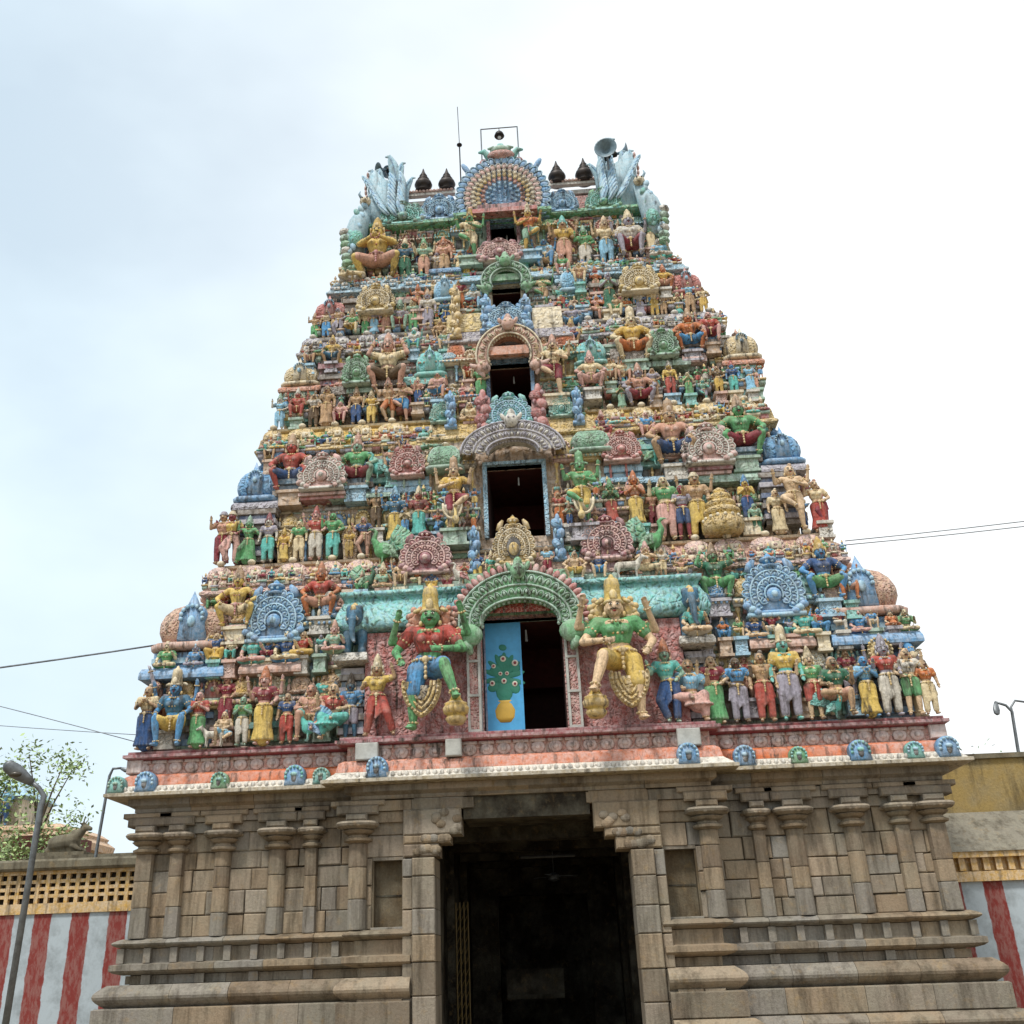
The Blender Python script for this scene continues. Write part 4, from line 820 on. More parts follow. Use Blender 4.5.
# ================================================================== sculpted figures
# poses: joints in units of body height, facing -y; x to the right of the picture
def pose(name):
    J=dict(pel=(0,0,.50),wai=(0,0,.60),che=(0,-.01,.73),nec=(0,0,.84),hea=(0,-.015,.905),
        shL=(-.125,0,.785),shR=(.125,0,.785),elL=(-.175,.0,.64),elR=(.175,.0,.64),haL=(-.18,-.05,.50),haR=(.18,-.05,.50),
        hiL=(-.062,0,.49),hiR=(.062,0,.49),knL=(-.07,-.015,.28),knR=(.07,-.015,.28),anL=(-.075,.01,.045),anR=(.075,.01,.045),ext=[],dz=0,fat=1.)
    def low(dz,*keys):
        for k in ('pel','wai','che','nec','hea','shL','shR','hiL','hiR'): J[k]=(J[k][0],J[k][1],J[k][2]-dz)
        J['dz']=dz
    if name=='stand': pass
    elif name=='hip': J.update(elL=(-.21,-.03,.70),haL=(-.20,-.09,.86),elR=(.22,.01,.66),haR=(.11,-.07,.575),pel=(.02,0,.5))
    elif name=='pray': J.update(elL=(-.17,-.03,.65),haL=(-.018,-.14,.735),elR=(.17,-.03,.65),haR=(.018,-.14,.735))
    elif name=='four': J.update(elL=(-.17,-.03,.66),haL=(-.19,-.13,.73),elR=(.18,.0,.65),haR=(.15,-.12,.56),ext=[((-.13,.03,.77),(-.225,.03,.74),(-.25,-.03,.93)),((.13,.03,.77),(.225,.03,.74),(.25,-.03,.93))])
    elif name=='bend': J.update(pel=(.035,0,.5),che=(-.01,-.01,.73),hiL=(-.03,0,.49),hiR=(.095,0,.49),knL=(-.12,-.10,.29),anL=(-.02,-.05,.045),knR=(.10,0,.28),anR=(.09,.01,.045),elL=(-.20,-.03,.66),haL=(-.24,-.08,.78),elR=(.215,0,.66),haR=(.13,-.06,.57))
    elif name=='sit':
        low(.21); J.update(knL=(-.15,-.17,.32),knR=(.15,-.17,.32),anL=(-.12,-.15,.045),anR=(.12,-.15,.045),elL=(-.20,-.02,.44),haL=(-.16,-.15,.37),elR=(.20,-.02,.44),haR=(.16,-.15,.37),ext=[((-.13,.03,.56),(-.23,.03,.55),(-.25,-.03,.74)),((.13,.03,.56),(.23,.03,.55),(.25,-.03,.74))])
    elif name=='sitone':
        low(.21); J.update(knL=(-.18,-.14,.30),anL=(.00,-.19,.285),knR=(.13,-.16,.31),anR=(.12,-.15,.045),elL=(-.19,-.03,.44),haL=(-.10,-.15,.40),elR=(.21,-.01,.44),haR=(.20,-.10,.58))
    elif name=='play':   # seated, one knee up, holding a drum or child
        low(.21); J.update(knL=(-.12,-.20,.36),anL=(-.14,-.12,.045),knR=(.18,-.12,.26),anR=(.05,-.2,.16),elL=(-.19,-.06,.45),haL=(-.04,-.18,.43),elR=(.18,-.06,.45),haR=(.08,-.19,.38))
    elif name=='cross':
        low(.44); J.update(knL=(-.20,-.13,.07),anL=(.06,-.20,.05),knR=(.20,-.13,.07),anR=(-.06,-.22,.06),elL=(-.19,-.03,.21),haL=(-.15,-.15,.13),elR=(.19,-.03,.21),haR=(.15,-.13,.30))
    elif name=='atlas':
        low(.25); J.update(knL=(-.21,-.15,.27),knR=(.21,-.15,.27),anL=(-.15,-.06,.045),anR=(.15,-.06,.045),elL=(-.25,-.04,.55),haL=(-.19,-.04,.70),elR=(.25,-.04,.55),haR=(.19,-.04,.70),fat=1.05)
    elif name=='akimbo':
        low(.25); J.update(knL=(-.22,-.15,.26),knR=(.22,-.15,.26),anL=(-.16,-.06,.045),anR=(.16,-.06,.045),elL=(-.28,-.02,.42),haL=(-.19,-.16,.31),elR=(.28,-.02,.42),haR=(.19,-.16,.31),fat=1.06)
    elif name=='dance': J.update(knL=(-.17,-.13,.44),anL=(-.02,-.18,.30),knR=(.06,-.04,.28),elL=(-.22,-.02,.72),haL=(-.25,-.10,.86),elR=(.20,-.04,.66),haR=(.02,-.16,.66),ext=[((.13,.03,.77),(.24,.03,.76),(.26,-.03,.93))])
    elif name=='stride': J.update(knL=(-.15,-.10,.30),anL=(-.22,-.02,.045),knR=(.10,-.02,.28),anR=(.15,.02,.045),elL=(-.24,-.02,.80),haL=(-.20,-.06,.95),elR=(.21,0,.67),haR=(.15,-.12,.70),wai=(.01,0,.6))
    elif name=='kneelpray':
        low(.25); J.update(knL=(-.24,-.12,.24),knR=(.24,-.12,.24),anL=(-.17,.02,.045),anR=(.17,.02,.045),elL=(-.21,-.05,.47),haL=(-.02,-.17,.50),elR=(.21,-.05,.47),haR=(.02,-.17,.50),fat=1.08)
    elif name=='guard':  # great door guardian: left leg straight, right leg crossed high over the mace
        J.update(pel=(-.02,0,.47),wai=(0,0,.57),che=(.0,-.02,.70),nec=(.005,-.02,.80),hea=(.01,-.035,.87),shL=(-.135,0,.76),shR=(.135,0,.76),hiL=(-.09,0,.46),hiR=(.045,0,.46),
            knL=(-.115,-.05,.26),anL=(-.12,-.03,.045),knR=(.12,-.20,.46),anR=(.20,-.26,.21),
            elL=(-.25,.0,.61),haL=(-.19,-.12,.50),elR=(.25,-.07,.60),haR=(.08,-.20,.57),
            ext=[((-.14,.03,.75),(-.28,.0,.69),(-.22,-.10,.85)),((.14,.03,.75),(.28,.0,.74),(.24,-.09,.90))])
    return J
def mirrorJ(J):
    K={}
    for k,v in J.items():
        if k in('dz','fat'): K[k]=v
        elif k=='ext': K[k]=[tuple((-p[0],p[1],p[2]) for p in e) for e in v]
        else:
            kk=k[:-1]+('R' if k[-1]=='L' else 'L') if k[-1] in 'LR' and len(k)==3 else k
            K[kk]=(-v[0],v[1],v[2])
    return K
def V(p): return Vector(p)
def lerp(a,b,t): return V(a).lerp(V(b),t)
DEP=[None]
def remesh(mb,vox,smooth=4,name='tmp'):
    me=bpy.data.meshes.new(name); me.from_pydata(mb.v,[],mb.f); me.update(); bm=bmesh.new(); bm.from_mesh(me); bmesh.ops.recalc_face_normals(bm,faces=bm.faces); bm.to_mesh(me); bm.free()
    o=bpy.data.objects.new('tmp',me); COL.objects.link(o); r=o.modifiers.new('r','REMESH'); r.mode='VOXEL'; r.voxel_size=vox; r.use_smooth_shade=True
    if smooth: s=o.modifiers.new('s','SMOOTH'); s.factor=.5; s.iterations=smooth
    dg=bpy.context.evaluated_depsgraph_get(); dg.update(); nm=bpy.data.meshes.new_from_object(o.evaluated_get(dg)); nm.name=name
    bpy.data.objects.remove(o); bpy.data.meshes.remove(me)
    nm.polygons.foreach_set('use_smooth',[True]*len(nm.polygons)); nm.materials.clear(); nm.materials.append(None); return nm
def hand(mb,wr,el,r,det,curl=.5,palm_dir=None):
    """palm with four unequal bent fingers and a side thumb"""
    wr=V(wr); d=(wr-V(el)).normalized(); nrm=V((0,-1,0)); sd=d.cross(nrm)
    if sd.length<.1: sd=V((1,0,0))
    sd.normalize(); nrm=sd.cross(d).normalized()
    pe=wr+d*r*1.8; mb.caps(wr,pe,r*.85,r*.95,None,8); mb.caps(wr+sd*r*.5,pe+sd*r*.55,r*.6,r*.62,None,8); mb.caps(wr-sd*r*.5,pe-sd*r*.55,r*.6,r*.62,None,8)
    if not det: mb.caps(pe,pe+d*r*1.1+nrm*r*.6,r*.85,r*.5,None,8); mb.caps(wr+sd*r*.7,wr+sd*r*1.5+d*r*1.1,r*.4,r*.3,None,6); return
    for k,(o,l) in enumerate(((-.95,1.5),(-.32,1.9),(.32,2.0),(.95,1.75))):
        a=pe+sd*r*o; b=a+d*r*l*.55+nrm*r*.25*curl; c=b+(d*.6+nrm*curl*1.2).normalized()*r*l*.6; mb.caps(a,b,r*.30,r*.27,None,6); mb.caps(b,c,r*.27,r*.2,None,6)
    a=wr+sd*r*.9+d*r*.3; b=a+sd*r*.8+d*r*.7+nrm*r*.2; mb.caps(a,b,r*.34,r*.28,None,6); mb.caps(b,b+d*r*.8+nrm*r*.4,r*.28,r*.2,None,6)
def body_mesh(J,name,vox=.012,det=False):
    mb=MB(); c=lambda a,b,ra,rb: mb.caps(a,b,ra,rb,None,10); f=J['fat']
    pel,wai,che,nec,hea=[V(J[k]) for k in('pel','wai','che','nec','hea')]
    for s_ in(-1,1):
        c(pel+V((s_*.035,0,0)),wai+V((s_*.022,0,0)),.068*f,.056*f); c(wai+V((s_*.022,0,0)),che+V((s_*.045,0,.0)),.056*f,.068*f); c(che+V((s_*.045,-.01,.0)),che+V((s_*.05,-.012,.025)),.066*f,.055)
    c(che,nec,.06,.034); c(nec,hea,.036,.036)
    mb.ell(hea,(.064,.070,.082),None,None,14,10); mb.ell(hea+V((0,-.03,-.045)),(.034,.034,.034),None,None,10,7)
    mb.ell(hea+V((0,-.070,-.008)),(.012,.016,.024),None,None,8,6)
    for s_ in(-1,1): mb.ell(hea+V((s_*.062,0,-.012)),(.010,.016,.032),None,None,8,6); mb.ell(hea+V((s_*.03,-.045,-.02)),(.02,.018,.02),None,None,8,6)
    hr=.020
    for q in 'LR':
        sh,el,ha=V(J['sh'+q]),V(J['el'+q]),V(J['ha'+q]); c(che+V((0,0,.03)),sh,.05,.044); c(sh,el,.042*f,.032*f); c(el,ha,.032*f,.021); hand(mb,ha,el,hr,det)
        hi,kn,an=V(J['hi'+q]),V(J['kn'+q]),V(J['an'+q]); c(pel,hi,.06,.064*f); c(hi,kn,.066*f,.043*f); c(kn,lerp(kn,an,.4),.043*f,.042*f); c(lerp(kn,an,.4),an,.042*f,.025)
        out=V((.25*(-1 if q=='L' else 1),-1,0)).normalized(); c(an+V((0,.012,-.012)),an+out*.075+V((0,0,-.025)),.026,.020); 
        for t_ in range(5 if det else 0): mb.caps(an+out*.07+V(((t_-2)*.009,0,-.028)),an+out*.098+V(((t_-2)*.011,0,-.032)),.008,.006,None,6)
        if not det: c(an+out*.075+V((0,0,-.025)),an+out*.095+V((0,0,-.028)),.020,.014)
    for sh,el,ha in J['ext']: c(che+V((0,.02,.0)),sh,.045,.04); c(sh,el,.038,.028); c(el,ha,.028,.019); hand(mb,ha,el,hr,det,.3)
    return remesh(mb,vox,2,name)
def cloth_mesh(J,name,kind,vox=.014):
    mb=MB(); f=J['fat']; pel,wai=V(J['pel']),V(J['wai']); g=.010
    for s_ in(-1,1): mb.caps(pel+V((s_*.035,0,0)),pel+V((s_*.028,0,.05)),.068*f+g,.062*f+g,None)
    for q in 'LR':
        hi,kn,an=V(J['hi'+q]),V(J['kn'+q]),V(J['an'+q]); mb.caps(pel,hi,.06+g,.064*f+g,None)
        if kind=='shorts': mb.caps(hi,lerp(hi,kn,.85),.067*f+g,.052*f+g,None)
        else:
            mb.caps(hi,kn,.067*f+g,.048*f+g*1.3,None); mb.caps(kn,lerp(kn,an,.80),.047*f+g*1.3,.040*f+g*1.2,None)
            for t_ in (.15,.4,.65,.9): 
                p=lerp(hi,kn,t_); mb.caps(p+V((-.03,-.045,0)),p+V((.03,-.045,-.01)),.018,.018,None,6)
                p=lerp(kn,an,t_*.8); mb.caps(p+V((-.03,-.035,0)),p+V((.03,-.035,-.01)),.015,.015,None,6)
    if kind=='skirt':
        al,ar_=V(J['anL']),V(J['anR']); mid=(al+ar_)/2
        for k in range(10):
            a=PI*k/9; d=V((math.cos(a),-math.sin(a)*.55,0)); mb.caps(pel+d*.070,mid+d*(.150)+V((0,.0,.03)),.013,.020,None,6)
        mb.caps(pel,mid+V((0,.03,.05)),.09,.11,None)
    elif kind=='dhoti':
        kl,kr=V(J['knL']),V(J['knR'])
        for k in range(4): mb.caps(pel+V((0,-.07,0)),(kl+kr)/2+V(((k-1.5)*.02,-.045,-.06+.02*k)),.020,.016,None,6)
        for s_ in(-1,1): mb.caps(pel+V((s_*.10,-.02,.02)),pel+V((s_*.14,-.03,-.16)),.022,.012,None,6)
    return remesh(mb,vox,2,name)
def top_mesh(J,name,vox=.013):
    mb=MB(); f=J['fat']; wai,che,nec=[V(J[k]) for k in('wai','che','nec')]; g=.010
    for s_ in(-1,1):
        mb.caps(lerp(wai,che,.45)+V((s_*.03,0,0)),che+V((s_*.045,0,0)),.060*f+g,.066*f+g,None); mb.ell(che+V((s_*.048,-.062*f,-.015)),(.036,.03,.036),None,None,10,7)
    for q in 'LR': sh,el=V(J['sh'+q]),V(J['el'+q]); mb.caps(che+V((0,0,.03)),sh,.05+g*.6,.045+g,None); mb.caps(sh,lerp(sh,el,.55),.043*f+g,.038*f+g,None)
    for sh,el,ha in J['ext']: mb.caps(V(sh),lerp(sh,el,.5),.042+g*.5,.038+g*.5,None)
    return remesh(mb,vox,2,name)
def jewel_mesh(J,name):
    mb=MB(); f=J['fat']; pel,wai,che,nec=[V(J[k]) for k in('pel','wai','che','nec')]
    def ring(c,d,r,t,sy=1.,n=14):
        d=V(d).normalized(); ref=V((0,-1,0)) if abs(d.y)<.9 else V((1,0,0)); a=(ref-d*ref.dot(d)).normalized(); b=d.cross(a)
        for k in range(n): ph=2*PI*k/n; mb.ell(V(c)+a*math.cos(ph)*r+b*math.sin(ph)*r*sy,(t,t,t),None,None,6,4)
    ring(nec+V((0,-.015,-.035)),(0,-.3,1),.062,.013); ring(che+V((0,-.03,.01)),(0,-1,.75),.072,.011,1.1)
    ring(pel+V((0,-.0,.06)),(0,0,1),.082*f,.014,1.25,18)
    mb.ell(pel+V((0,-.10*f,.05)),(.03,.015,.03),None,None,8,5)
    for k in range(4): mb.ell(pel+V((0,-.10*f,.02-.035*k)),(.014,.012,.02),None,None,6,4)
    for q in 'LR':
        sh,el,ha,an,kn=[V(J[a+q]) for a in('sh','el','ha','an','kn')]; ring(lerp(sh,el,.45),el-sh,.046*f,.010,1,10); ring(lerp(el,ha,.9),ha-el,.026,.009,1,8); ring(lerp(kn,an,.93),an-kn,.032,.010,1,8)
        mb.ell(V(J['hea'])+V((-.07 if q=='L' else .07,0,-.05)),(.016,.016,.024),None,None,8,5)
    for sh,el,ha in J['ext']: ring(lerp(sh,el,.5),V(el)-V(sh),.042,.010,1,9); ring(lerp(el,ha,.9),V(ha)-V(el),.025,.009,1,8)
    return mbmesh(mb,name)
def mbmesh(mb,name):
    me=bpy.data.meshes.new(name); me.from_pydata(mb.v,[],mb.f); me.polygons.foreach_set('use_smooth',[True]*len(mb.f)); me.materials.append(None); me.update()
    bm=bmesh.new(); bm.from_mesh(me); bmesh.ops.recalc_face_normals(bm,faces=bm.faces); bm.to_mesh(me); bm.free(); return me
def head_mesh(kind,name):
    """head-dress around the head centre at the origin"""
    mb=MB()
    if kind=='crown':
        mb.lathe((0,.01,.03),[(.068,0),(.076,.012),(.066,.03),(.070,.04),(.062,.07),(.064,.078),(.052,.11),(.054,.118),(.040,.15),(.042,.158),(.022,.18),(.024,.19),(.004,.215)],None,14)
        mb.ell((0,-.058,.075),(.024,.014,.034),None,None,8,6)
        for s_ in(-1,1): mb.ell((s_*.078,.0,.035),(.014,.03,.04),None,None,8,5); mb.ell((s_*.082,.01,-.03),(.016,.02,.04),None,None,8,5)
    elif kind=='tall':
        mb.lathe((0,.01,.03),[(.070,0),(.078,.015),(.064,.03),(.066,.05),(.058,.09),(.062,.10),(.056,.14),(.060,.15),(.052,.19),(.050,.20),(.02,.22),(.015,.24),(.003,.25)],None,16)
        mb.ell((0,-.062,.085),(.03,.014,.045),None,None,8,6)
        for s_ in(-1,1): mb.ell((s_*.10,.02,.06),(.035,.02,.018),None,Quaternion((0,1,0),s_*.4),8,5)
    elif kind=='bun':
        mb.ell((0,.018,.025),(.068,.062,.066),None,None,12,8); mb.ell((.02,.02,.098),(.035,.035,.032),None,None,10,7)
    elif kind=='hair':
        mb.ell((0,.02,.022),(.070,.066,.070),None,None,12,8)
        for s_ in(-1,1):
            for k in range(4): mb.ell((s_*(.062+.012*k),.02,-.01-.03*k),(.026,.026,.026),None,None,8,5)
    elif kind=='turban':
        for k in range(4): mb.lathe((0,.01,.03+k*.022),[(.06,0),(.082-.012*k,.008),(.082-.012*k,.02),(.06-.01*k,.028)],None,12)
    return mbmesh(mb,name)
def face_mesh(name):
    mb=MB(); mb.tube([(-.030,-.066,-.028),(-.012,-.074,-.023),(0,-.076,-.026),(.012,-.074,-.023),(.030,-.066,-.028)],.0032,EYEB,5)
    for s_ in(-1,1): mb.ell((s_*.024,-.066,.010),(.014,.007,.009),EYEW,None,8,5); mb.ell((s_*.024,-.072,.010),(.006,.004,.007),EYEB,None,6,4); mb.tube([(s_*.010,-.064,.024),(s_*.024,-.064,.029),(s_*.040,-.052,.024)],.0028,EYEB,4)
    mb.ell((0,-.066,-.042),(.015,.006,.006),LIP,None,8,5); mb.tube([(-.02,-.066,-.032),(0,-.070,-.030),(.02,-.066,-.032)],.003,EYEB,4)
    me=bpy.data.meshes.new(name); me.from_pydata(mb.v,[],mb.f)
    for m in mb.mats: me.materials.append(m)
    me.polygons.foreach_set('material_index',mb.m); me.polygons.foreach_set('use_smooth',[True]*len(mb.f)); me.update(); return me
def halo_mesh(kind,name):
    mb=MB(); n=22
    if kind=='arch':    # tall arch of light behind a standing god
        o=[(-.20,0),(.20,0)]+[(.26*math.cos(a*PI/n)*1.0,.72+.40*math.sin(a*PI/n)) for a in range(n+1)]
        mb.prism(o,.10,.16,None,.05)
        for a in range(19):
            t_=-.1+(PI+.2)*a/18; mb.ell((.25*math.cos(t_),.09,.72+.39*math.sin(t_)),(.035,.03,.035),None,None,6,4)
    else:               # round halo behind the head
        mb.lathe((0,0,0),[(0.001,0)],None,3) if False else None
        o=[(.16*math.cos(2*PI*a/24),.93+.17*math.sin(2*PI*a/24)) for a in range(24)]; mb.prism(o,.05,.09,None,.1)
        for a in range(20): t_=2*PI*a/20; mb.ell((.155*math.cos(t_),.05,.93+.165*math.sin(t_)),(.024,.024,.024),None,None,6,4)
    return mbmesh(mb,name)
CA={}
def mesh_for(pz,mir_,part,kind=''):
    key=(pz,mir_,part,kind)
    if key not in CA:
        J=pose(pz)
        if mir_: J=mirrorJ(J)
        big=pz=='guard'
        if part=='body': CA[key]=body_mesh(J,'body',.0052 if big else .0105,big)
        elif part=='lower': CA[key]=cloth_mesh(J,'lower_garment',kind,.009 if big else .014)
        elif part=='top': CA[key]=top_mesh(J,'upper_garment',.008 if big else .013)
        elif part=='jewels': CA[key]=jewel_mesh(J,'jewellery')
    return CA[key]
HM={}
def part_obj(name,me,mat,parent,loc=(0,0,0),rot=None):
    o=bpy.data.objects.new(name,me); COL.objects.link(o); o.parent=parent; o.location=loc
    if mat is not None: o.material_slots[0].link='OBJECT'; o.material_slots[0].material=mat
    if rot: o.rotation_euler=rot
    return o
TOPZ=dict(crown=.245,tall=.28,bun=.13,hair=.10,turban=.13)
POSEW=dict(stand='standing',hip='standing hand on hip',pray='praying',four='four-armed standing',bend='swaying',sit='seated four-armed',sitone='seated cross-kneed',play='seated',cross='cross-legged',atlas='squatting arms-raised',akimbo='squatting hands-on-knees',dance='dancing',stride='striding',kneelpray='kneeling praying',guard='giant guardian')
STAT=[]
def statue(row,xyz,H,pz,skin,top,low,lk='dhoti',head='crown',hc='Y',halo=None,hk='Y',mr=False,rz=0,lab=None,name='painted_statue',tilt=0):
    J=pose(pz); tot=J['hea'][2]+TOPZ[head]*.97; s_=H/tot
    r_=empty(name,xyz,rz); r_.scale=(s_*1.02,s_*1.05,s_)
    if tilt: r_.rotation_euler.y=tilt
    b=part_obj('body',mesh_for(pz,mr,'body'),pm(skin),r_)
    part_obj('lower_garment',mesh_for(pz,mr,'lower',lk),pm(low),r_)
    if top: part_obj('upper_garment',mesh_for(pz,mr,'top'),pm(top),r_)
    part_obj('jewellery',mesh_for(pz,mr,'jewels'),pm('Q' if skin not in 'YQ' else 'R'),r_)
    hx=(mirrorJ(J) if mr else J)['hea']
    if head not in HM: HM[head]=head_mesh(head,'headdress')
    part_obj('headdress' if head in('crown','tall','turban') else 'hair',HM[head],pm(hc),r_,hx)
    if 'face' not in HM: HM['face']=face_mesh('face_paint')
    part_obj('face_paint',HM['face'],None,r_,hx)
    if halo:
        if halo not in HM: HM[halo]=halo_mesh(halo,'halo')
        part_obj('halo',HM[halo],cm(hk,'X' if hk!='X' else 'R',10),r_,(0,0,-J['dz']))
    STAT.append(dict(o=r_,row=row,x=xyz[0],pose=pz,skin=skin,top=top,low=low,lk=lk,head=head,hc=hc,halo=halo,hk=hk,lab=lab,rz=rz))
    return r_
PED=[]
def S_(row,i,x,yf,yt,pz,skin,top,low,lk='dhoti',head='crown',hc='Y',off=-.02,**k):
    """statue from its place in the photograph: feet and top heights, on the leaning plane, put down on its ledge"""
    p=at(x,yf,off+.13); H=at(x,yt,y=p.y).z-p.z; fl=TI[i]['z']; z=p.z
    if abs(z-fl)<.22: z=fl
    xm=(8.2,6.92,6.08,5.3,4.55)[i]-(0 if z<fl+.5 else .5*(z-fl)*.3); p.x=max(-xm,min(xm,p.x)) if abs(p.x)<xm+.3 else math.copysign(xm-.25,p.x)
    if abs(z-fl)<.001: pass
    else:
        if z>fl+.1: PED.append((i,p.x,p.y,z,H*.2))
    return statue(row,(p.x,p.y,z),H,pz,skin,top,low,lk,head,hc,**k)
# ================================================================== the statues, row by row (feet y, top y read from the photograph)
r='r1'
S_(r,0,143,748,682,'pray','A','X','N','skirt','bun','A')
S_(r,0,171,744,662,'sit','B','Z','Y','shorts','tall','X',lab='big seated blue four-armed statue with red face and orange shins near the lower left corner')
S_(r,0,196,744,686,'pray','F','R','G','skirt','bun','K')
S_(r,0,224,728,668,'four','P','M','M','dhoti','crown','J',off=.2)
S_(r,0,223,745,708,'play','C',None,'L','shorts','bun','D')
S_(r,0,241,741,690,'pray','J','G','W','dhoti','bun','K')
S_(r,0,262,741,662,'four','F','M','Y','skirt','crown','O')
S_(r,0,286,738,687,'stand','A','N','R','dhoti','hair','D')
S_(r,0,310,738,679,'play','P',None,'A','shorts','hair','K')
S_(r,0,333,736,675,'sitone','C','R','T','skirt','bun','K',mr=True)
S_(r,0,350,734,666,'four','Z','B','V','shorts','crown','K')
S_(r,0,377,728,646,'stride','A','Y','R','dhoti','crown','X',off=-.35,mr=True)
S_(r,0,671,720,634,'bend','J','T','N','dhoti','crown','O',off=-.25)
S_(r,0,693,716,646,'sitone','A','L','F','skirt','bun','D')
S_(r,0,717,717,648,'hip','C','M','G','skirt','hair','K')
S_(r,0,742,716,650,'hip','K','B','V','dhoti','hair','D',mr=True)
S_(r,0,768,717,645,'stand','A',None,'R','dhoti','bun','K')
S_(r,0,793,717,620,'stand','T','Y','V','dhoti','tall','X')
S_(r,0,817,714,640,'hip','C','G','R','shorts','crown','X')
S_(r,0,840,713,650,'sitone','A','E','P','shorts','hair','K')
S_(r,0,872,712,650,'pray','B','L','Y','skirt','hair','D')
S_(r,0,894,711,628,'four','V','R','W','dhoti','crown','V',halo='round',hk='Y')
S_(r,0,916,710,642,'hip','C','W','G','shorts','hair','O',mr=True)
S_(r,0,932,708,652,'stand','A','O','X','dhoti','hair','A')
# guardians of the main door
def guard(x,yf,yt,mr,skin,top,low,hc,lab):
    p=at(x,yf,-.55); H=at(x,yt,y=p.y).z-5.94
    g=statue('guard',(p.x,-1.02,5.94),H,'guard',skin,top,low,'shorts','tall',hc,mr=mr,lab=lab,name='guardian_statue'); s_=g.scale[2]; g.scale=(s_*1.06,s_*1.05,s_); sg=-1 if mr else 1
    # mace under the raised foot
    mb=MB(); x=sg*.20; mb.lathe((x,-.20,0),[(.045,-.0),(.06,.015),(.075,.04),(.06,.065),(.085,.08),(.092,.115),(.075,.14),(.08,.15),(.05,.165),(.035,.19),(.034,.21)],None,18); part_obj('mace',mbmesh(mb,'mace'),pm('Q'),g)
    # big coiled hair / side fans
    mb=MB(); hx=(mirrorJ(pose('guard')) if mr else pose('guard'))['hea']
    for s2 in(-1,1):
        for a in range(16):
            t_=2*PI*a/16*1.0; rr=.045+.02*(a%2); mb.ell((hx[0]+s2*(.105+rr*math.cos(t_)*1.0),.035,hx[2]-.005+1.5*rr*math.sin(t_)),(.026,.03,.028),None,None,8,6)
        mb.ell((hx[0]+s2*.105,.03,hx[2]),(.045,.03,.06),None,None,10,8)
        for k in range(5): mb.ell((hx[0]+s2*(.10+.012*k),.02,hx[2]-.06-.018*k),(.028,.024,.02),None,None,8,5)
    part_obj('curled_hair',mbmesh(mb,'curled_hair'),pm('O' if not mr else 'Q'),g)
    # looped sash hanging from the waist
    mb=MB(); sx_=-sg
    for k,(rr,th,dy) in enumerate(((.125,.020,-.03),(.095,.012,-.045),(.07,.010,-.05))):
        pts=[]
        for a in range(21):
            t_=PI*a/20; pts.append((sx_*(.055)+rr*math.cos(t_)*1.0+.0,dy-.03,.30-.19*(rr/.125)*math.sin(t_)**.8+.06*abs(math.cos(t_))))
        mb.tube(pts,th,None,8)
    for a in range(19):
        t_=PI*a/18; mb.ell((sx_*.055+.125*math.cos(t_),-.085,.30-.19*math.sin(t_)**.8+.06*abs(math.cos(t_))),(.012,.010,.012),None,None,6,4)
    part_obj('looped_sash',mbmesh(mb,'looped_sash'),cm('Q','X',14),g)
    mb=MB(); o=[(sx_*.055+.112*math.cos(PI*a/16),.33-.20*math.sin(PI*a/16)**.8) for a in range(17)]; mb.prism(o[::-1],-.075,.0,None); part_obj('sash_cloth',mbmesh(mb,'sash_cloth'),cm('Q' if mr else 'K','X',9),g)
    return g
guard(430,729,584,False,'G','R','B','Y','giant green-skinned guardian in red blouse and blue shorts left of the blue door')
guard(625,718,574,True,'C','G','Y','Y','giant cream-skinned guardian in green blouse and gold cloth right of the door opening')
r='r1b'
for x,yf,yt,sk,tp,lo,hd,hc,ha in ((166,668,640,'X','G','G','turban','X',None),(195,665,636,'V','B','L','crown','L',None),(253,664,631,'F','T','T','hair','W','round'),(287,662,628,'X','N','B','hair','Q','round'),(334,664,630,'F','J','J','crown','P',None),(698,646,612,'C','T','W','hair','Q',None),(757,643,610,'C','N','B','crown','W',None),(807,638,606,'X','T','T','hair','Q','round'),(862,638,612,'F','B','N','hair','L',None),(908,632,608,'X','G','G','hair','J',None)):
    yy=-.66 if x in(334,698) else -.16; p=at(x,yf,y=yy); H=at(x,yt,y=yy).z-p.z
    statue(r,(p.x,yy,7.75 if x in(334,698) else 7.72),H,'cross',sk,tp,lo,'shorts',hd,hc,halo=ha,hk='Q')
r='a1'
for x,yf,yt,pz,sk,tp,lo,hd,hc in ((236,628,566,'akimbo','Y',None,'X','crown','A'),(320,618,562,'akimbo','O','R','P','crown','O'),(345,622,590,'sitone','F',None,'M','bun','K'),(718,600,542,'atlas','G','E','G','crown','A'),(690,612,572,'stride','A','M','P','bun','M'),(828,600,536,'akimbo','B','N','G','crown','Q'),(850,602,565,'sit','O','X','P','hair','A')):
    S_(r,0,x,yf,yt,pz,sk,tp,lo,'shorts',hd,hc,off=-.1)
r='c1'
for x,yf,yt,pz,sk,tp,lo,hd,hc in ((383,590,562,'cross','A','J','P','crown','X'),(401,589,559,'sit','C',None,'A','bun','M'),(465,586,562,'pray','A','R','O','hair','R'),(478,584,552,'four','X','N','Y','hair','N'),(492,583,550,'stand','C','T','G','crown','X'),(548,578,546,'hip','A','L','M','hair','A'),(576,580,550,'akimbo','C',None,'Q','bun','K'),(600,580,546,'sit','C','N','B','crown','A'),(648,578,540,'kneelpray','C',None,'X','crown','F'),(664,578,548,'hip','A','W','X','bun','P')):
    S_(r,0,x,yf,yt,pz,sk,tp,lo,'shorts',hd,hc,off=-.30)
r='r2'
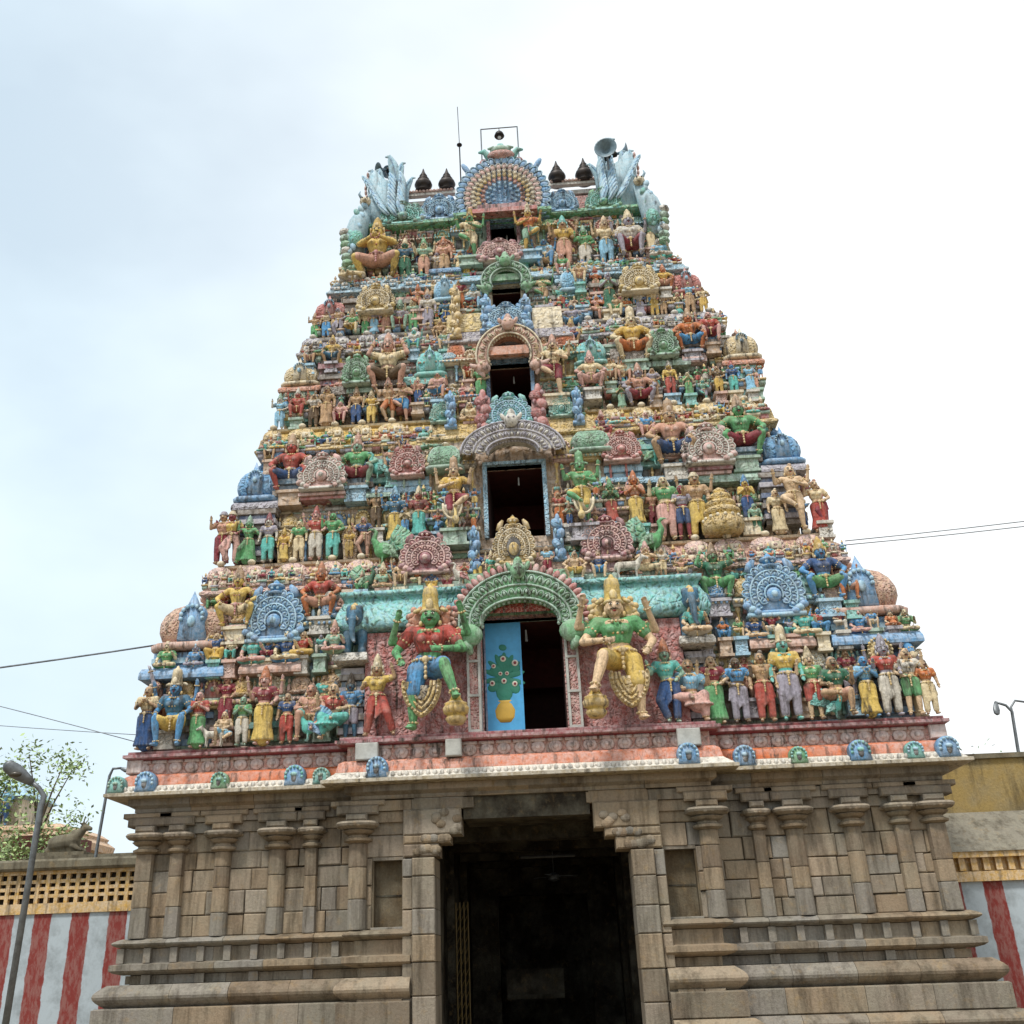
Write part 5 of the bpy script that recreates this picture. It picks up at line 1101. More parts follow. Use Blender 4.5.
for x,yf,yt,pz,sk,tp,lo,lk,hd,hc,kw in (
 (215,568,515,'hip','A','P','M','dhoti','turban','V',{}),(229,565,512,'bend','M','Y','F','dhoti','turban','X',{}),(247,564,516,'stride','G','G','G','skirt','crown','J',{}),(267,560,510,'stand','W','V','T','dhoti','crown','M',{}),(283,562,528,'stand','Q','Q','Y','skirt','crown','Q',dict(halo='arch',hk='Q')),(298,561,520,'stand','X','G','X','dhoti','bun','G',{}),(315,557,503,'four','F','R','W','dhoti','crown','R',{}),(332,554,508,'hip','G','G','T','dhoti','hair','G',{}),(349,555,522,'stand','A','Q','Q','dhoti','crown','Q',dict(halo='arch',hk='A')),(363,555,515,'bend','P','N','P','shorts','hair','N',{}),(376,530,486,'four','A',None,'K','dhoti','crown','P',dict(off=.1)),(395,543,486,'four','B','Z','Y','skirt','crown','L',{}),(419,538,486,'four','R','M','T','skirt','crown','X',{}),
 (560,526,492,'hip','A','R','O','dhoti','hair','K',{}),(613,524,478,'pray','G','E','R','skirt','crown','G',{}),(638,526,470,'pray','O','P','Y','skirt','crown','O',{}),(655,526,486,'four','P',None,'M','dhoti','crown','M',dict(off=.2)),(669,538,474,'hip','X','G','F','dhoti','hair','W',{}),(686,538,482,'stand','M','V','N','shorts','bun','J',{}),(701,536,470,'four','A','A','Y','dhoti','turban','X',{}),(750,520,474,'pray','Y','Y','N','dhoti','crown','B',{}),(758,534,502,'stand','J','J','E','shorts','hair','X',{}),(781,532,486,'stand','C','X','X','skirt','bun','X',{}),(799,529,462,'dance','C',None,'C','shorts','bun','A',dict(off=-.2)),(821,525,472,'hip','C','X','R','skirt','bun','O',{}),(836,522,484,'bend','A','F','M','dhoti','hair','A',{})):
    S_(r,1,x,yf,yt,pz,sk,tp,lo,lk,hd,hc,**kw)
for x,yf,yt,mr,sk,tp,lo,hc,lab in ((455,530,456,False,'C','Q','M','A','gold-bodied door guardian in maroon cloth left of the grey-arched window'),(584,525,450,True,'G','G','Y','G','green door guardian in yellow cloth right of the grey-arched window')):
    q=S_('g2',1,x,yf,yt,'dance',sk,tp,lo,'shorts','tall',hc,off=-.45,mr=not mr,lab=lab)
    mb=MB(); sg=1 if mr else -1
    pts=[(sg*.02+.13*math.cos(PI*t_/14),-.13-.02*math.sin(PI*t_/14),.36-.24*math.sin(PI*t_/14)**.8) for t_ in range(15)]; mb.tube(pts,[.017+.004*(k%2) for k in range(15)],None,8); mb.prism([(sg*.02+.12*math.cos(PI*t_/14),.37-.20*math.sin(PI*t_/14)) for t_ in range(15)][::-1],-.07,-.02,None); part_obj('snake_coil',mbmesh(mb,'snake_coil'),pm('X'),q)
    mb=MB(); mb.lathe((-sg*.03,-.2,.02),[(.03,0),(.05,.04),(.045,.09),(.02,.12),(.018,.26)],None,12); part_obj('mace',mbmesh(mb,'mace'),pm('Y'),q)
r='a2'
for x,yf,yt,pz,sk,tp,lo,hd,hc in ((290,492,434,'akimbo','R','R','N','crown','A'),(357,488,434,'akimbo','J','G','M','crown','P'),(392,474,446,'sit','A','P','L','hair','K'),(404,452,432,'sit','A','P','N','hair','P'),(432,452,424,'cross','J','G','G','crown','X'),(675,466,398,'akimbo','A','P','N','tall','A'),(745,458,394,'akimbo','G','G','M','crown','A'),(603,440,410,'akimbo','R','M','M','crown','F'),(270,462,440,'sit','A','X','K','hair','A'),(648,440,412,'sit','F','B','P','hair','A'),(578,418,398,'cross','J','J','G','crown','T'),(470,424,402,'cross','C','X','Y','hair','J'),(551,420,400,'cross','T','T','B','crown','J'),(446,452,428,'stand','T','T','J','crown','L')):
    S_(r,1,x,yf,yt,pz,sk,tp,lo,'shorts',hd,hc,off=-.08)
r='r3'
for x,yf,yt,pz,sk,tp,lo,lk,hd,hc,kw in (
 (279,426,390,'hip','W','L','L','dhoti','crown','J',{}),(297,420,388,'sit','R','R','R','shorts','crown','W',dict(halo='round',hk='J')),(313,425,392,'hip','A','W','K','dhoti','hair','X',{}),(326,424,384,'stand','A',None,'A','skirt','turban','A',{}),(340,422,398,'sit','F','F','M','shorts','hair','F',{}),(340,398,374,'sit','P','F','W','shorts','crown','P',dict(off=.1)),(356,422,384,'stand','A','A','N','dhoti','crown','A',{}),(371,424,390,'hip','X','Q','Y','dhoti','crown','X',{}),(388,423,378,'bend','A','A','O','shorts','crown','P',{}),(403,420,380,'dance','P','A','B','shorts','hair','K',{}),(418,405,376,'four','F','P','N','dhoti','crown','X',{}),(438,402,372,'sitone','P','F','B','shorts','hair','P',{}),(481,400,366,'hip','X','G','G','dhoti','hair','O',{}),(469,382,358,'sit','X','R','O','shorts','crown','O',{}),
 (556,396,334,'dance','C','X','M','shorts','crown','P',dict(off=-.3)),(592,390,350,'akimbo','F','X','F','shorts','crown','F',dict(off=-.2)),(611,384,358,'sit','A','X','P','shorts','hair','K',{}),(625,384,355,'sit','P','X','A','shorts','crown','K',{}),(622,402,378,'pray','X','G','J','skirt','hair','K',{}),(641,402,358,'akimbo','V','P','M','shorts','crown','P',{}),(655,398,368,'hip','A','V','A','dhoti','hair','V',{}),(672,396,360,'stand','Y','Y','R','dhoti','crown','W',{}),(690,396,372,'pray','X','G','G','skirt','hair','V',{}),(705,400,374,'dance','T','J','V','shorts','crown','X',{}),(720,394,366,'hip','A','K','Q','dhoti','hair','V',{}),(735,393,360,'stand','B','N','T','dhoti','crown','R',dict(halo='round',hk='E')),(752,392,364,'hip','A','L','L','skirt','hair','J',{}),(763,390,366,'stand','V','F','P','dhoti','crown','V',{})):
    S_(r,2,x,yf,yt,pz,sk,tp,lo,lk,hd,hc,**kw)
r='a3'
for x,yf,yt,pz,sk,tp,lo,hd,hc in ((332,364,335,'akimbo','A','Q','Z','crown','Q'),(388,392,333,'atlas','P','X','K','crown','P'),(414,352,330,'sit','T','W','B','hair','J'),(445,352,330,'sit','C','J','X','hair','K'),(475,362,336,'hip','F','P','G','crown','X'),(545,362,334,'sit','A','P','O','crown','C'),(572,344,318,'akimbo','A','V','N','crown','Q'),(635,362,306,'akimbo','X','Q','O','tall','X'),(692,352,308,'akimbo','O','O','B','crown','A'),(712,345,312,'sit','F','R','M','hair','V'),(310,366,345,'sit','A','W','P','hair','J')):
    S_(r,2,x,yf,yt,pz,sk,tp,lo,'shorts',hd,hc,off=-.08)
r='r4'
for x,yf,yt,pz,sk,tp,lo,lk,hd,hc,kw in (
 (314,338,312,'hip','A','A','G','dhoti','crown','A',{}),(326,337,306,'stand','A','X','B','dhoti','crown','A',{}),(337,337,308,'bend','V','A','V','dhoti','hair','V',{}),(352,336,308,'sitone','X','G','Q','shorts','crown','A',{}),(365,335,308,'stand','A','X','G','dhoti','crown','A',{}),(374,336,306,'stand','F','V','L','skirt','crown','V',{}),(386,333,304,'hip','A','X','P','dhoti','turban','J',{}),(400,330,296,'sit','J','V','M','shorts','crown','J',{}),(400,312,288,'stand','J','J','V','dhoti','bun','J',dict(off=.1)),(413,335,300,'hip','X','J','G','dhoti','crown','X',{}),(418,312,284,'dance','O','P','P','shorts','crown','O',dict(off=-.1)),(428,334,292,'stand','V','W','V','dhoti','crown','A',{}),(434,306,280,'stride','C','X','A','shorts','hair','X',{}),(446,325,290,'stand','N','Z','N','dhoti','crown','G',{}),(440,340,318,'akimbo','A','A','K','shorts','crown','Q',{}),(460,312,280,'hip','A','M','O','dhoti','hair','K',{}),(474,312,282,'sitone','L','W','M','shorts','crown','L',{}),
 (544,308,270,'dance','G','X','A','shorts','crown','X',{}),(562,312,282,'four','J','T','R','shorts','crown','V',{}),(573,330,300,'akimbo','Z','V','B','shorts','crown','A',{}),(582,308,280,'hip','V','X','J','dhoti','hair','P',{}),(580,285,262,'sit','X','A','P','shorts','bun','K',dict(off=-.2)),(598,318,292,'dance','O','F','P','dhoti','crown','A',{}),(597,295,266,'four','R','O','P','shorts','crown','O',{}),(611,312,272,'pray','V','J','E','skirt','bun','V',{}),(616,316,292,'sit','X','A','G','shorts','hair','A',{}),(628,314,294,'hip','A','O','P','shorts','hair','G',{}),(641,314,284,'stand','V','W','V','skirt','crown','V',{}),(655,312,284,'stand','X','X','Q','dhoti','hair','A',{}),(664,312,288,'hip','V','A','A','dhoti','crown','X',{}),(679,310,286,'pray','A','X','T','skirt','crown','X',{}),(691,310,278,'stand','X','L','A','dhoti','hair','L',{}),(704,308,282,'hip','A','X','Q','dhoti','hair','A',{}),(665,290,264,'akimbo','O','Q','P','shorts','crown','O',dict(off=-.1))):
    S_(r,3,x,yf,yt,pz,sk,tp,lo,lk,hd,hc,**kw)
r='r5'
for x,yf,yt,pz,sk,tp,lo,lk,hd,hc,kw in (
 (377,278,218,'kneelpray','Y','Y','P','shorts','crown','Q',dict(off=-.15,lab='large golden kneeling statue with praying hands at the upper left corner')),(353,284,258,'cross','X','J','W','shorts','hair','X',{}),(405,277,236,'stand','E','Z','E','dhoti','crown','X',dict(halo='round',hk='R')),(424,276,236,'four','X','J','P','dhoti','crown','G',{}),(444,272,232,'stand','P','P','A','dhoti','crown','O',dict(halo='arch',hk='O')),(437,276,252,'hip','V','W','K','dhoti','hair','V',{}),(460,270,246,'stand','A','X','X','dhoti','hair','A',{}),(467,282,256,'four','X','X','Y','dhoti','crown','X',{}),(471,258,208,'dance','G','X','X','shorts','tall','Q',dict(off=-.25,lab='green upper door guardian with gold crown left of the topmost opening')),(484,262,242,'sit','C','T','G','shorts','crown','X',{}),(503,266,240,'kneelpray','R','M','M','shorts','crown','R',{}),(530,252,204,'dance','Q','O','J','shorts','tall','X',dict(off=-.25,mr=True,lab='golden upper door guardian with tall crown right of the topmost opening')),(524,264,240,'kneelpray','J','W','W','shorts','hair','J',{}),(545,264,234,'sit','B','L','B','shorts','hair','J',{}),(549,272,250,'akimbo','W','W','A','shorts','hair','W',{}),(566,270,218,'four','A','Q','P','dhoti','crown','T',dict(halo='arch',hk='O')),(563,278,254,'sit','F','G','R','shorts','hair','G',{}),(586,265,224,'hip','G','G','W','dhoti','crown','J',{}),(608,263,214,'four','C','X','L','dhoti','crown','C',dict(halo='round',hk='R')),(632,258,206,'sit','V','W','M','shorts','crown','X',dict(off=-.1)),(652,250,218,'stand','G','J','X','skirt','crown','J',{}),(661,262,240,'cross','W','L','T','shorts','hair','V',{}),(347,270,240,'stand','J','T','G','skirt','hair','J',{})):
    S_(r,4,x,yf,yt,pz,sk,tp,lo,lk,hd,hc,**kw)
# ---- the smaller figures that fill the rows
gr=random.Random(9)
def fill(row,i,x0,y0,x1,y1,hp,step,off,poses,skip=None):
    x=x0
    while x<=x1:
        if not (skip and skip[0]<x<skip[1]):
            yf=y0+(y1-y0)*(x-x0)/(x1-x0)+gr.uniform(-1,1); p=at(x,yf,off+.13)
            if all(abs(s['x']-p.x)>.20 for s in STAT if s['row']==row):
                S_(row,i,x,yf,yf-hp*gr.uniform(.85,1.2),gr.choice(poses),gr.choice('CAAXFPVJTB'),gr.choice('RPYGTBNOVMXJ'),gr.choice('RPYGTBNOVWMXQ'),gr.choice(['dhoti','shorts','skirt']),gr.choice(['crown','crown','hair','bun','turban']),gr.choice('XQAKPJ'),off=off,mr=gr.random()<.5)
        x+=step*gr.uniform(.85,1.2)
ST=['hip','stand','pray','bend','four','dance']; SI=['sit','sitone','cross','play','akimbo','atlas']
fill('r1',0,150,733,345,722,44,17,.22,ST); fill('r1',0,680,702,925,696,44,17,.22,ST)
fill('r1b',0,215,662,345,655,24,17,-.05,SI); fill('r1b',0,705,640,900,628,24,17,-.05,SI)
fill('a1',0,212,612,350,604,26,13,.05,SI); fill('a1',0,690,590,850,578,26,13,.05,SI)
fill('c1',0,350,592,455,587,18,13,-.25,SI); fill('c1',0,570,580,685,576,18,13,-.25,SI)
fill('r2',1,405,535,480,530,24,12,-.15,ST); fill('r2',1,556,528,640,524,24,12,-.15,ST)
fill('r2',1,222,535,470,522,22,12,.30,ST); fill('r2',1,565,515,835,500,22,12,.30,ST)
fill('a2',1,268,476,470,462,20,11,.05,SI); fill('a2',1,560,455,770,442,20,11,.05,SI)
fill('r3',2,280,404,475,392,18,10,.15,ST); fill('r3',2,550,386,765,372,18,10,.15,ST)
fill('a3',2,305,372,480,358,15,9,.05,SI); fill('a3',2,545,352,725,338,15,9,.05,SI)
fill('r4',3,318,322,480,308,15,9,.12,ST); fill('r4',3,535,305,706,292,15,9,.12,ST)
fill('r5',4,352,262,480,255,16,9,.2,ST); fill('r5',4,540,258,660,246,16,9,.2,ST)
# ---- the flanks: more figures along both side faces
NO=['first','second','third','fourth','fifth','sixth','seventh','eighth','ninth','tenth','eleventh','twelfth','thirteenth','fourteenth','fifteenth','sixteenth','seventeenth','eighteenth','nineteenth','twentieth']
def nth(n): return NO[n] if n<20 else {20:'twenty-first',21:'twenty-second',22:'twenty-third',23:'twenty-fourth',24:'twenty-fifth',25:'twenty-sixth',26:'twenty-seventh',27:'twenty-eighth',28:'twenty-ninth',29:'thirtieth',30:'thirty-first',31:'thirty-second',32:'thirty-third',33:'thirty-fourth',34:'thirty-fifth',35:'thirty-sixth'}[n]
TN=['lowest','second','third','fourth','topmost']
fr_=random.Random(5); KS='RPYGTBNOCAVFJXLQ'; FL=[]
for i,t in enumerate(TI):
    for s_ in (-1,1):
        hh=(t['zn']-t['z'])*(.42,.36,.42,.5,.6)[i]; y=t['yw']-.05; k=0
        while y<YB/2-.3*i and k<4:
            sk,tp,lo=fr_.choice('CAXFVTBGO'),fr_.choice(KS),fr_.choice(KS); pz=fr_.choice(['stand','hip','pray','four','bend'])
            o=statue('f%d%d'%(i,s_),(s_*(t['ww']+.28+.08*i*0),y,t['z']),hh*fr_.uniform(.85,1.1),pz,sk,tp,lo,fr_.choice(['skirt','dhoti','shorts']),fr_.choice(['crown','hair','bun']),fr_.choice('XQAK'),rz=s_*PI/2,lab='flank'); FL.append((i,s_,k,STAT[-1])); y+=1.0*(1-.08*i); k+=1
# pedestals for figures that stand above their ledge
for j,(i,x,y,z,w_) in enumerate(PED):
    mb=MB(); w_=min(max(w_,.16),.34); k='PXWJVALT'[j%8]; h=.34 if i<2 else .26; d=.55
    mb.box(x-w_,x+w_,y-.16,y+d,z-.07,z,pm(k)); mb.box(x-w_*.8,x+w_*.8,y-.10,y+d,z-h,z-.07,cm(k,None,11)); mb.box(x-w_*.95,x+w_*.95,y-.13,y+d,z-h-.06,z-h,pm(k)); mb.build('pedestal',tiers[i])
# ---- labels
COLW={k:v for k,v in CN.items()}
GARM=dict(skirt='long skirt',dhoti='leg cloth',shorts='shorts')
ROWS=dict(r1='in the lowest statue row',r1b='among seated figures above the lowest row',a1='under the terracotta frieze',c1='on the turquoise cornice',r2='in the row beside the grey-arched window',a2='under the yellow frieze',r3='in the row above the yellow frieze',a3='under the mauve frieze',r4='in the row beside the green-arched window',r5='in the topmost row',g2='',guard='')
GRP=dict(r1='statues of the lowest row',r1b='small seated statues above the lowest row',a1='statues crouching under the terracotta frieze',c1='small statues on the turquoise cornice',r2='statues of the second row',a2='statues crouching under the yellow frieze',r3='statues of the third row',a3='statues crouching under the mauve frieze',r4='statues of the fourth row',r5='statues of the topmost row',g2='guardians of the second tier window',guard='giant guardians of the tower door')
for row in ROWS:
    L_=sorted([s for s in STAT if s['row']==row],key=lambda s:s['x'])
    for n,s in enumerate(L_):
        c1=COLW[s['top'] or s['skin']]; c2=COLW[s['low']]; ps=POSEW[s['pose']]
        pos='%s from left'%nth(n) if n<len(L_)/2 else '%s from right'%nth(len(L_)-1-n)
        lab=s['lab'] or '%s %s statue, %s %s, %s %s'%(c1,ps,c2,GARM[s['lk']],pos,ROWS[row])
        w_=lab.split()
        if len(w_)>16: lab='%s %s statue, %s cloth, %s %s'%(c1,ps.split()[0],c2,pos,ROWS[row])
        tag(s['o'],' '.join(lab.split()[:16]),'statue',GRP[row])
for i,s_,k,s in FL:
    side='left' if s_<0 else 'right'
    tag(s['o'],'%s statue on the %s flank of the %s tier, %s from the front corner'%(COLW[s['top']],side,TN[i],nth(k)),'statue','statues on the %s flank'%side)
# ================================================================== animals and other loose sculpture
def sculpture(name,x,y,z,lab,cat,group=None,rz=0,s=1):
    o=empty(name,(x,y,z),rz); o.scale=(s,s,s); return tag(o,lab,cat,group)
def elephant(x,y,z,s,lab,mr):
    o=sculpture('elephant_statue',x,y,z,lab,'elephant statue','elephants at the ends of the turquoise cornice',0,s); mb=MB(); c=lambda a,b,ra,rb: mb.caps(a,b,ra,rb,None,12)
    c((0,.25,.62),(0,.6,.60),.27,.27); c((0,-.02,.70),(0,.25,.64),.19,.24); mb.ell((0,-.06,.80),(.17,.17,.17),None,None,12,9)
    for q in(-1,1): c((q*.15,.05,.45),(q*.16,.02,.08),.105,.085); c((q*.16,.0,.06),(q*.16,-.03,.04),.09,.085); c((q*.15,.65,.45),(q*.16,.65,.08),.11,.09); mb.ell((q*.09,-.04,.90),(.09,.11,.09),None,None,10,7)
    mb.tube([(0,-.18,.78),(0,-.28,.60),(0,-.30,.40),(.02,-.28,.22),(.06,-.33,.14)],[.10,.085,.065,.05,.035],None,10)
    part_obj('body',remesh(mb,.022,4,'elephant_body'),pm('Z'),o)
    for q in(-1,1):
        eb=MB(); eb.ell((q*.27,.06,.72),(.17,.035,.20),None,Quaternion((0,0,1),q*.3),14,8); part_obj('ear',mbmesh(eb,'ear'),pm('Z'),o)
        tb=MB(); tb.tube([(q*.08,-.2,.66),(q*.11,-.33,.60),(q*.10,-.42,.64)],[.026,.02,.006],None,8); part_obj('tusk',mbmesh(tb,'tusk'),pm('W'),o)
    eb=MB(); eb.lathe((0,-.02,.92),[(.11,0),(.12,.03),(.07,.07),(.02,.12)],None,12); eb.ell((0,-.21,.86),(.06,.02,.08),None,None,8,6); part_obj('headdress',mbmesh(eb,'cap'),pm('Q'),o)
elephant(-3.58,-.55,7.75,1.08,'slate blue elephant statue at the left end of the turquoise cornice',False)
elephant(3.62,-.55,7.75,1.08,'slate blue elephant statue at the right end of the turquoise cornice',True)
def calf(x,y,z,s,lab,k,mr=1):
    o=sculpture('calf_statue',x,y,z,lab,'calf statue',None,0,s); mb=MB(); c=lambda a,b,ra,rb: mb.caps((mr*a[0],a[1],a[2]),(mr*b[0],b[1],b[2]),ra,rb,None,10)
    c((.35,0,.48),(-.25,0,.50),.17,.16); c((-.25,0,.52),(-.48,-.05,.78),.12,.08); c((-.48,-.05,.80),(-.66,-.1,.72),.085,.05)
    for q in(-1,1): c((-.25,q*.09,.42),(-.24,q*.09,.22),.06,.04); c((-.24,q*.09,.22),(-.25,q*.09,.02),.038,.03); c((.35,q*.1,.42),(.40,q*.1,.24),.075,.04); c((.40,q*.1,.24),(.36,q*.1,.02),.038,.03); c((-.44,q*.07,.86),(-.40,q*.17,.88),.03,.015); c((-.46,q*.04,.88),(-.44,q*.06,.98),.02,.008)
    c((.50,0,.5),(.55,0,.2),.025,.015)
    part_obj('body',remesh(mb,.022,3,'calf_body'),pm(k),o)
p=at(211,745,.0); calf(p.x,-.5,5.94,.5,'small white calf statue standing on the maroon ledge at lower left','W')
p=at(630,578,-.35); calf(p.x,p.y,9.14,.62,'white reclining animal statue on the turquoise cornice, right of the arch','W',-1)
def bird(name,x,y,z,s,lab,k,e,mr=1,tail=True,cat='bird statue'):
    o=sculpture(name,x,y,z,lab,cat,None,0,s); mb=MB(); M=lambda p:(mr*p[0],p[1],p[2])
    mb.ell(M((0,0,.42)),(.24,.16,.22),None,None,12,9)
    mb.tube([M(p) for p in ((-.12,0,.5),(-.24,-.03,.72),(-.18,-.05,.92),(-.28,-.08,1.0))],[.13,.08,.06,.055],None,10); mb.tube([M((-.30,-.08,1.0)),M((-.43,-.1,.96))],[.035,.008],None,8)
    for q in(-1,1): mb.tube([M((0,q*.07,.25)),M((-.02,q*.07,.02)),M((-.12,q*.07,.0))],[.035,.022,.015],None,6)
    part_obj('body',remesh(mb,.022,2,name),pm(k),o)
    wb=MB()
    for a in range(5): wb.tube([M((.02,-.13,.52-.04*a)),M((.18+.04*a,-.19,.46-.06*a)),M((.36+.02*a,-.14,.40-.07*a))],[.05,.06,.015],None,8,True,.5)
    part_obj('wing',mbmesh(wb,'wing'),cm(e,None,20),o)
    if tail:
        tb=MB()
        for a in range(8): t_=.25+a*.16; tb.tube([M((.15,.05,.42)),M((.15+.45*math.cos(t_),.08,.42+.45*math.sin(t_))),M((.15+.75*math.cos(t_*.9),.05,.42+.75*math.sin(t_*.9)))],[.05,.06,.05],None,8,True,.4)
        part_obj('tail',mbmesh(tb,'tail'),cm(e,'T',22),o)
for nm,x,yf,yt,lab,k,e,mr,off in (('peacock_statue',308,745,712,'turquoise peacock statue at the feet of a seated figure on the lowest ledge','T','B',1,-.1),('goose_statue',460,585,562,'small red and white goose statue at the left foot of the door arch','W','R',1,-.4),('peacock_statue',383,566,528,'bright green peacock statue left of the maroon gable','G','G',1,-.1),('peacock_statue',655,556,518,'green peacock statue with spread tail right of the maroon gable','G','G',-1,-.1),('peacock_statue',378,480,452,'teal bird statue beside the left red gable','T','T',1,0),('peacock_statue',655,466,440,'teal bird statue beside the right red gable','T','G',-1,0),('peacock_statue',368,590,566,'dark green bird statue near the left end of the turquoise cornice','E','G',-1,-.1),('peacock_statue',836,712,684,'turquoise peacock statue between seated and bowing figures at lower right','T','T',-1,.0)):
    p=at(x,yf,off); H=at(x,yt,y=p.y).z-p.z; bird(nm,p.x,p.y,(5.94 if yf>700 else p.z),H/1.05,lab,k,e,mr,nm!='goose_statue')
# dark elephant by the third window
# golden tiered urn beside the second row
p=at(725,536,-.0); H=at(725,488,y=p.y).z-p.z; o=sculpture('tiered_urn',p.x,p.y,10.24,'golden ringed urn standing among the statues right of the second tier window','urn'); mb=MB(); h=H
mb.lathe((0,0,0),[(h*.30,0),(h*.36,h*.05),(h*.40,h*.18),(h*.36,h*.32),(h*.30,h*.38),(h*.36,h*.42),(h*.34,h*.50),(h*.24,h*.55),(h*.30,h*.60),(h*.28,h*.66),(h*.18,h*.71),(h*.23,h*.76),(h*.20,h*.82),(h*.10,h*.88),(h*.12,h*.93),(.01,h*1.0)],cm('Q','X',10),20); mb.build('urn_body',o,True)
mb=MB()
for a in range(16): t_=2*PI*a/16; mb.ell((math.cos(t_)*h*.36,math.sin(t_)*h*.36,h*.30),(.05,.05,.05),pm('X'),None,6,4)
mb.build('bead_ring',o,True)

# ================================================================== the crowd of tiny background figures, past three hundred statues: one object
import numpy as np
cr=random.Random(33); LOWC={}
def low_parts(pz,mr):
    if (pz,mr) not in LOWC:
        J=pose(pz); J=mirrorJ(J) if mr else J; out=[]
        for me in (body_mesh(J,'b',.028),cloth_mesh(J,'c',cr.choice(['dhoti','shorts']),.03)):
            v=np.empty(len(me.vertices)*3); me.vertices.foreach_get('co',v); out.append((v.reshape(-1,3),[tuple(p.vertices) for p in me.polygons])); bpy.data.meshes.remove(me)
        hb=MB(); hb.lathe(J['hea'],[(.072,.02),(.08,.045),(.066,.07),(.05,.13),(.03,.18),(.004,.23)],None,8); out.append((np.array(hb.v),hb.f))
        tb=MB(); che=V(J['che'])
        for q in(-1,1): tb.ell(che+V((q*.05,-.02,-.01)),(.075,.075,.085),None,None,8,5)
        out.append((np.array(tb.v),tb.f)); bx=MB(); bx.box(-.22,.22,-.16,.45,-.10,0.0,None); out.append((np.array(bx.v),bx.f)); bx=MB(); bx.box(-.17,.17,-.10,.45,-.34,-.10,None); out.append((np.array(bx.v),bx.f)); LOWC[(pz,mr)]=out
    return LOWC[(pz,mr)]
CV=[];CF=[];CMI=[];CMATS=[];CO=0
def cmi(k):
    m=pm(k)
    if m not in CMATS: CMATS.append(m)
    return CMATS.index(m)
def crowd(i,x0,y0,x1,y1,hp,step,off,poses):
    global CO
    x=x0
    while x<=x1:
        yf=y0+(y1-y0)*(x-x0)/(x1-x0)+cr.uniform(-2,2); p=at(x,yf,off+.1); pz=cr.choice(poses); H=at(x,yf-hp*cr.uniform(.8,1.25),y=p.y).z-p.z; J=pose(pz); s_=H/(J['hea'][2]+.23)
        cs=[cr.choice('CAXFTGBOAC'),cr.choice('RYGTBNOWMQ'),cr.choice('QXYAKQ'),cr.choice('RYGTBNOXMJL'),cr.choice('XAVQJ'),cr.choice('QAVKJBR')]
        for (v,f),k in zip(low_parts(pz,cr.random()<.5),cs):
            CV.append(v*np.array([s_*1.05,s_*1.05,s_])+np.array([p.x,p.y,p.z])); CF.extend([tuple(a+CO for a in q) for q in f]); CMI.extend([cmi(k)]*len(f)); CO+=len(v)
        x+=step*cr.uniform(.8,1.25)
ST2=['hip','stand','pray','four','dance']; SI2=['sit','sitone','cross','akimbo']
for a in ((0,165,700,340,690,34,13,.35,ST2),(0,685,672,915,655,34,13,.35,ST2),(0,205,640,345,628,20,10,.10,SI2),(0,695,612,860,598,20,10,.10,SI2),(0,352,578,455,572,15,9,-.1,SI2),(0,575,566,690,562,15,9,-.1,SI2),
 (1,205,586,400,573,14,9,-.12,SI2),(1,640,568,850,552,14,9,-.12,SI2),(1,240,515,440,505,16,9,.35,SI2),(1,600,500,810,482,16,9,.35,SI2),(1,262,452,455,438,15,8,-.08,SI2),(1,570,432,770,412,15,8,-.08,SI2),(1,395,515,475,508,22,10,-.05,ST2),(1,558,505,640,498,22,10,-.05,ST2),
 (2,285,412,475,402,17,8,.02,ST2),(2,550,396,765,380,17,8,.02,ST2),(2,290,390,480,380,13,8,.15,SI2),(2,545,372,750,360,13,8,.15,SI2),(2,305,356,480,342,12,7,-.08,SI2),(2,540,338,725,322,12,7,-.08,SI2),
 (3,318,330,480,320,15,7,-.02,ST2),(3,530,316,700,300,15,7,-.02,ST2),(3,335,306,480,298,14,8,.10,ST2),(3,540,295,690,282,14,8,.10,ST2),(3,335,288,480,276,11,7,-.05,SI2),(3,535,275,680,262,11,7,-.05,SI2),
 (4,355,270,480,262,14,8,.05,ST2),(4,535,260,660,250,14,8,.05,ST2),(4,375,235,490,228,12,9,.12,SI2),(4,520,226,640,218,12,9,.12,SI2)): crowd(*a)
me=bpy.data.meshes.new('small_stucco_figures'); me.from_pydata(np.concatenate(CV).tolist(),[],CF)
for m in CMATS: me.materials.append(m)
me.polygons.foreach_set('material_index',CMI); me.polygons.foreach_set('use_smooth',[len(f)<=4 for f in CF]); me.update()
o=bpy.data.objects.new('small_stucco_figures',me); COL.objects.link(o); tag(o,'crowd of tiny painted stucco figures packed between the statues on all tiers','stucco figures',None,'stuff')
print('crowd faces',len(CF))
# ================================================================== roof furniture
def thing(name,loc,lab,cat,grp=None,rz=0): return tag(empty(name,loc,rz),lab,cat,grp)
def speaker(px,py,y,rz,lab,s=1.,tilt=0):
    p=at(px,py,y=y); o=thing('loudspeaker',p,lab,'loudspeaker','horn loudspeakers on the roof',rz); o.rotation_euler.x=tilt; o.scale=(s,s,s)
    mb=MB(); q=Quaternion((1,0,0),R(90)); 
    def rot(k0):
        for i in range(k0,len(mb.v)): mb.v[i]=tuple(q@Vector(mb.v[i]))
    mb.lathe((0,0,0),[(.05,-.28),(.06,-.15),(.10,-.05),(.19,.06),(.31,.12),(.33,.13),(.30,.12),(.17,.05),(.07,-.08),(.02,-.1)],plain('grey_horn_paint','6f8794',.45) if 'grey_horn_paint' not in MATS else MATS['grey_horn_paint'],22); rot(0); mb.build('horn',o,True)
    mb=MB(); mb.lathe((0,0,0),[(.09,-.46),(.11,-.44),(.11,-.30),(.07,-.27)],BLACKMETAL,14); rot(0); mb.build('driver',o,True)
    mb=MB(); mb.tube([(0,.15,0),(0,.2,-.35),(0,.25,-.95)],.03,GALV,8); mb.build('bracket',o); return o
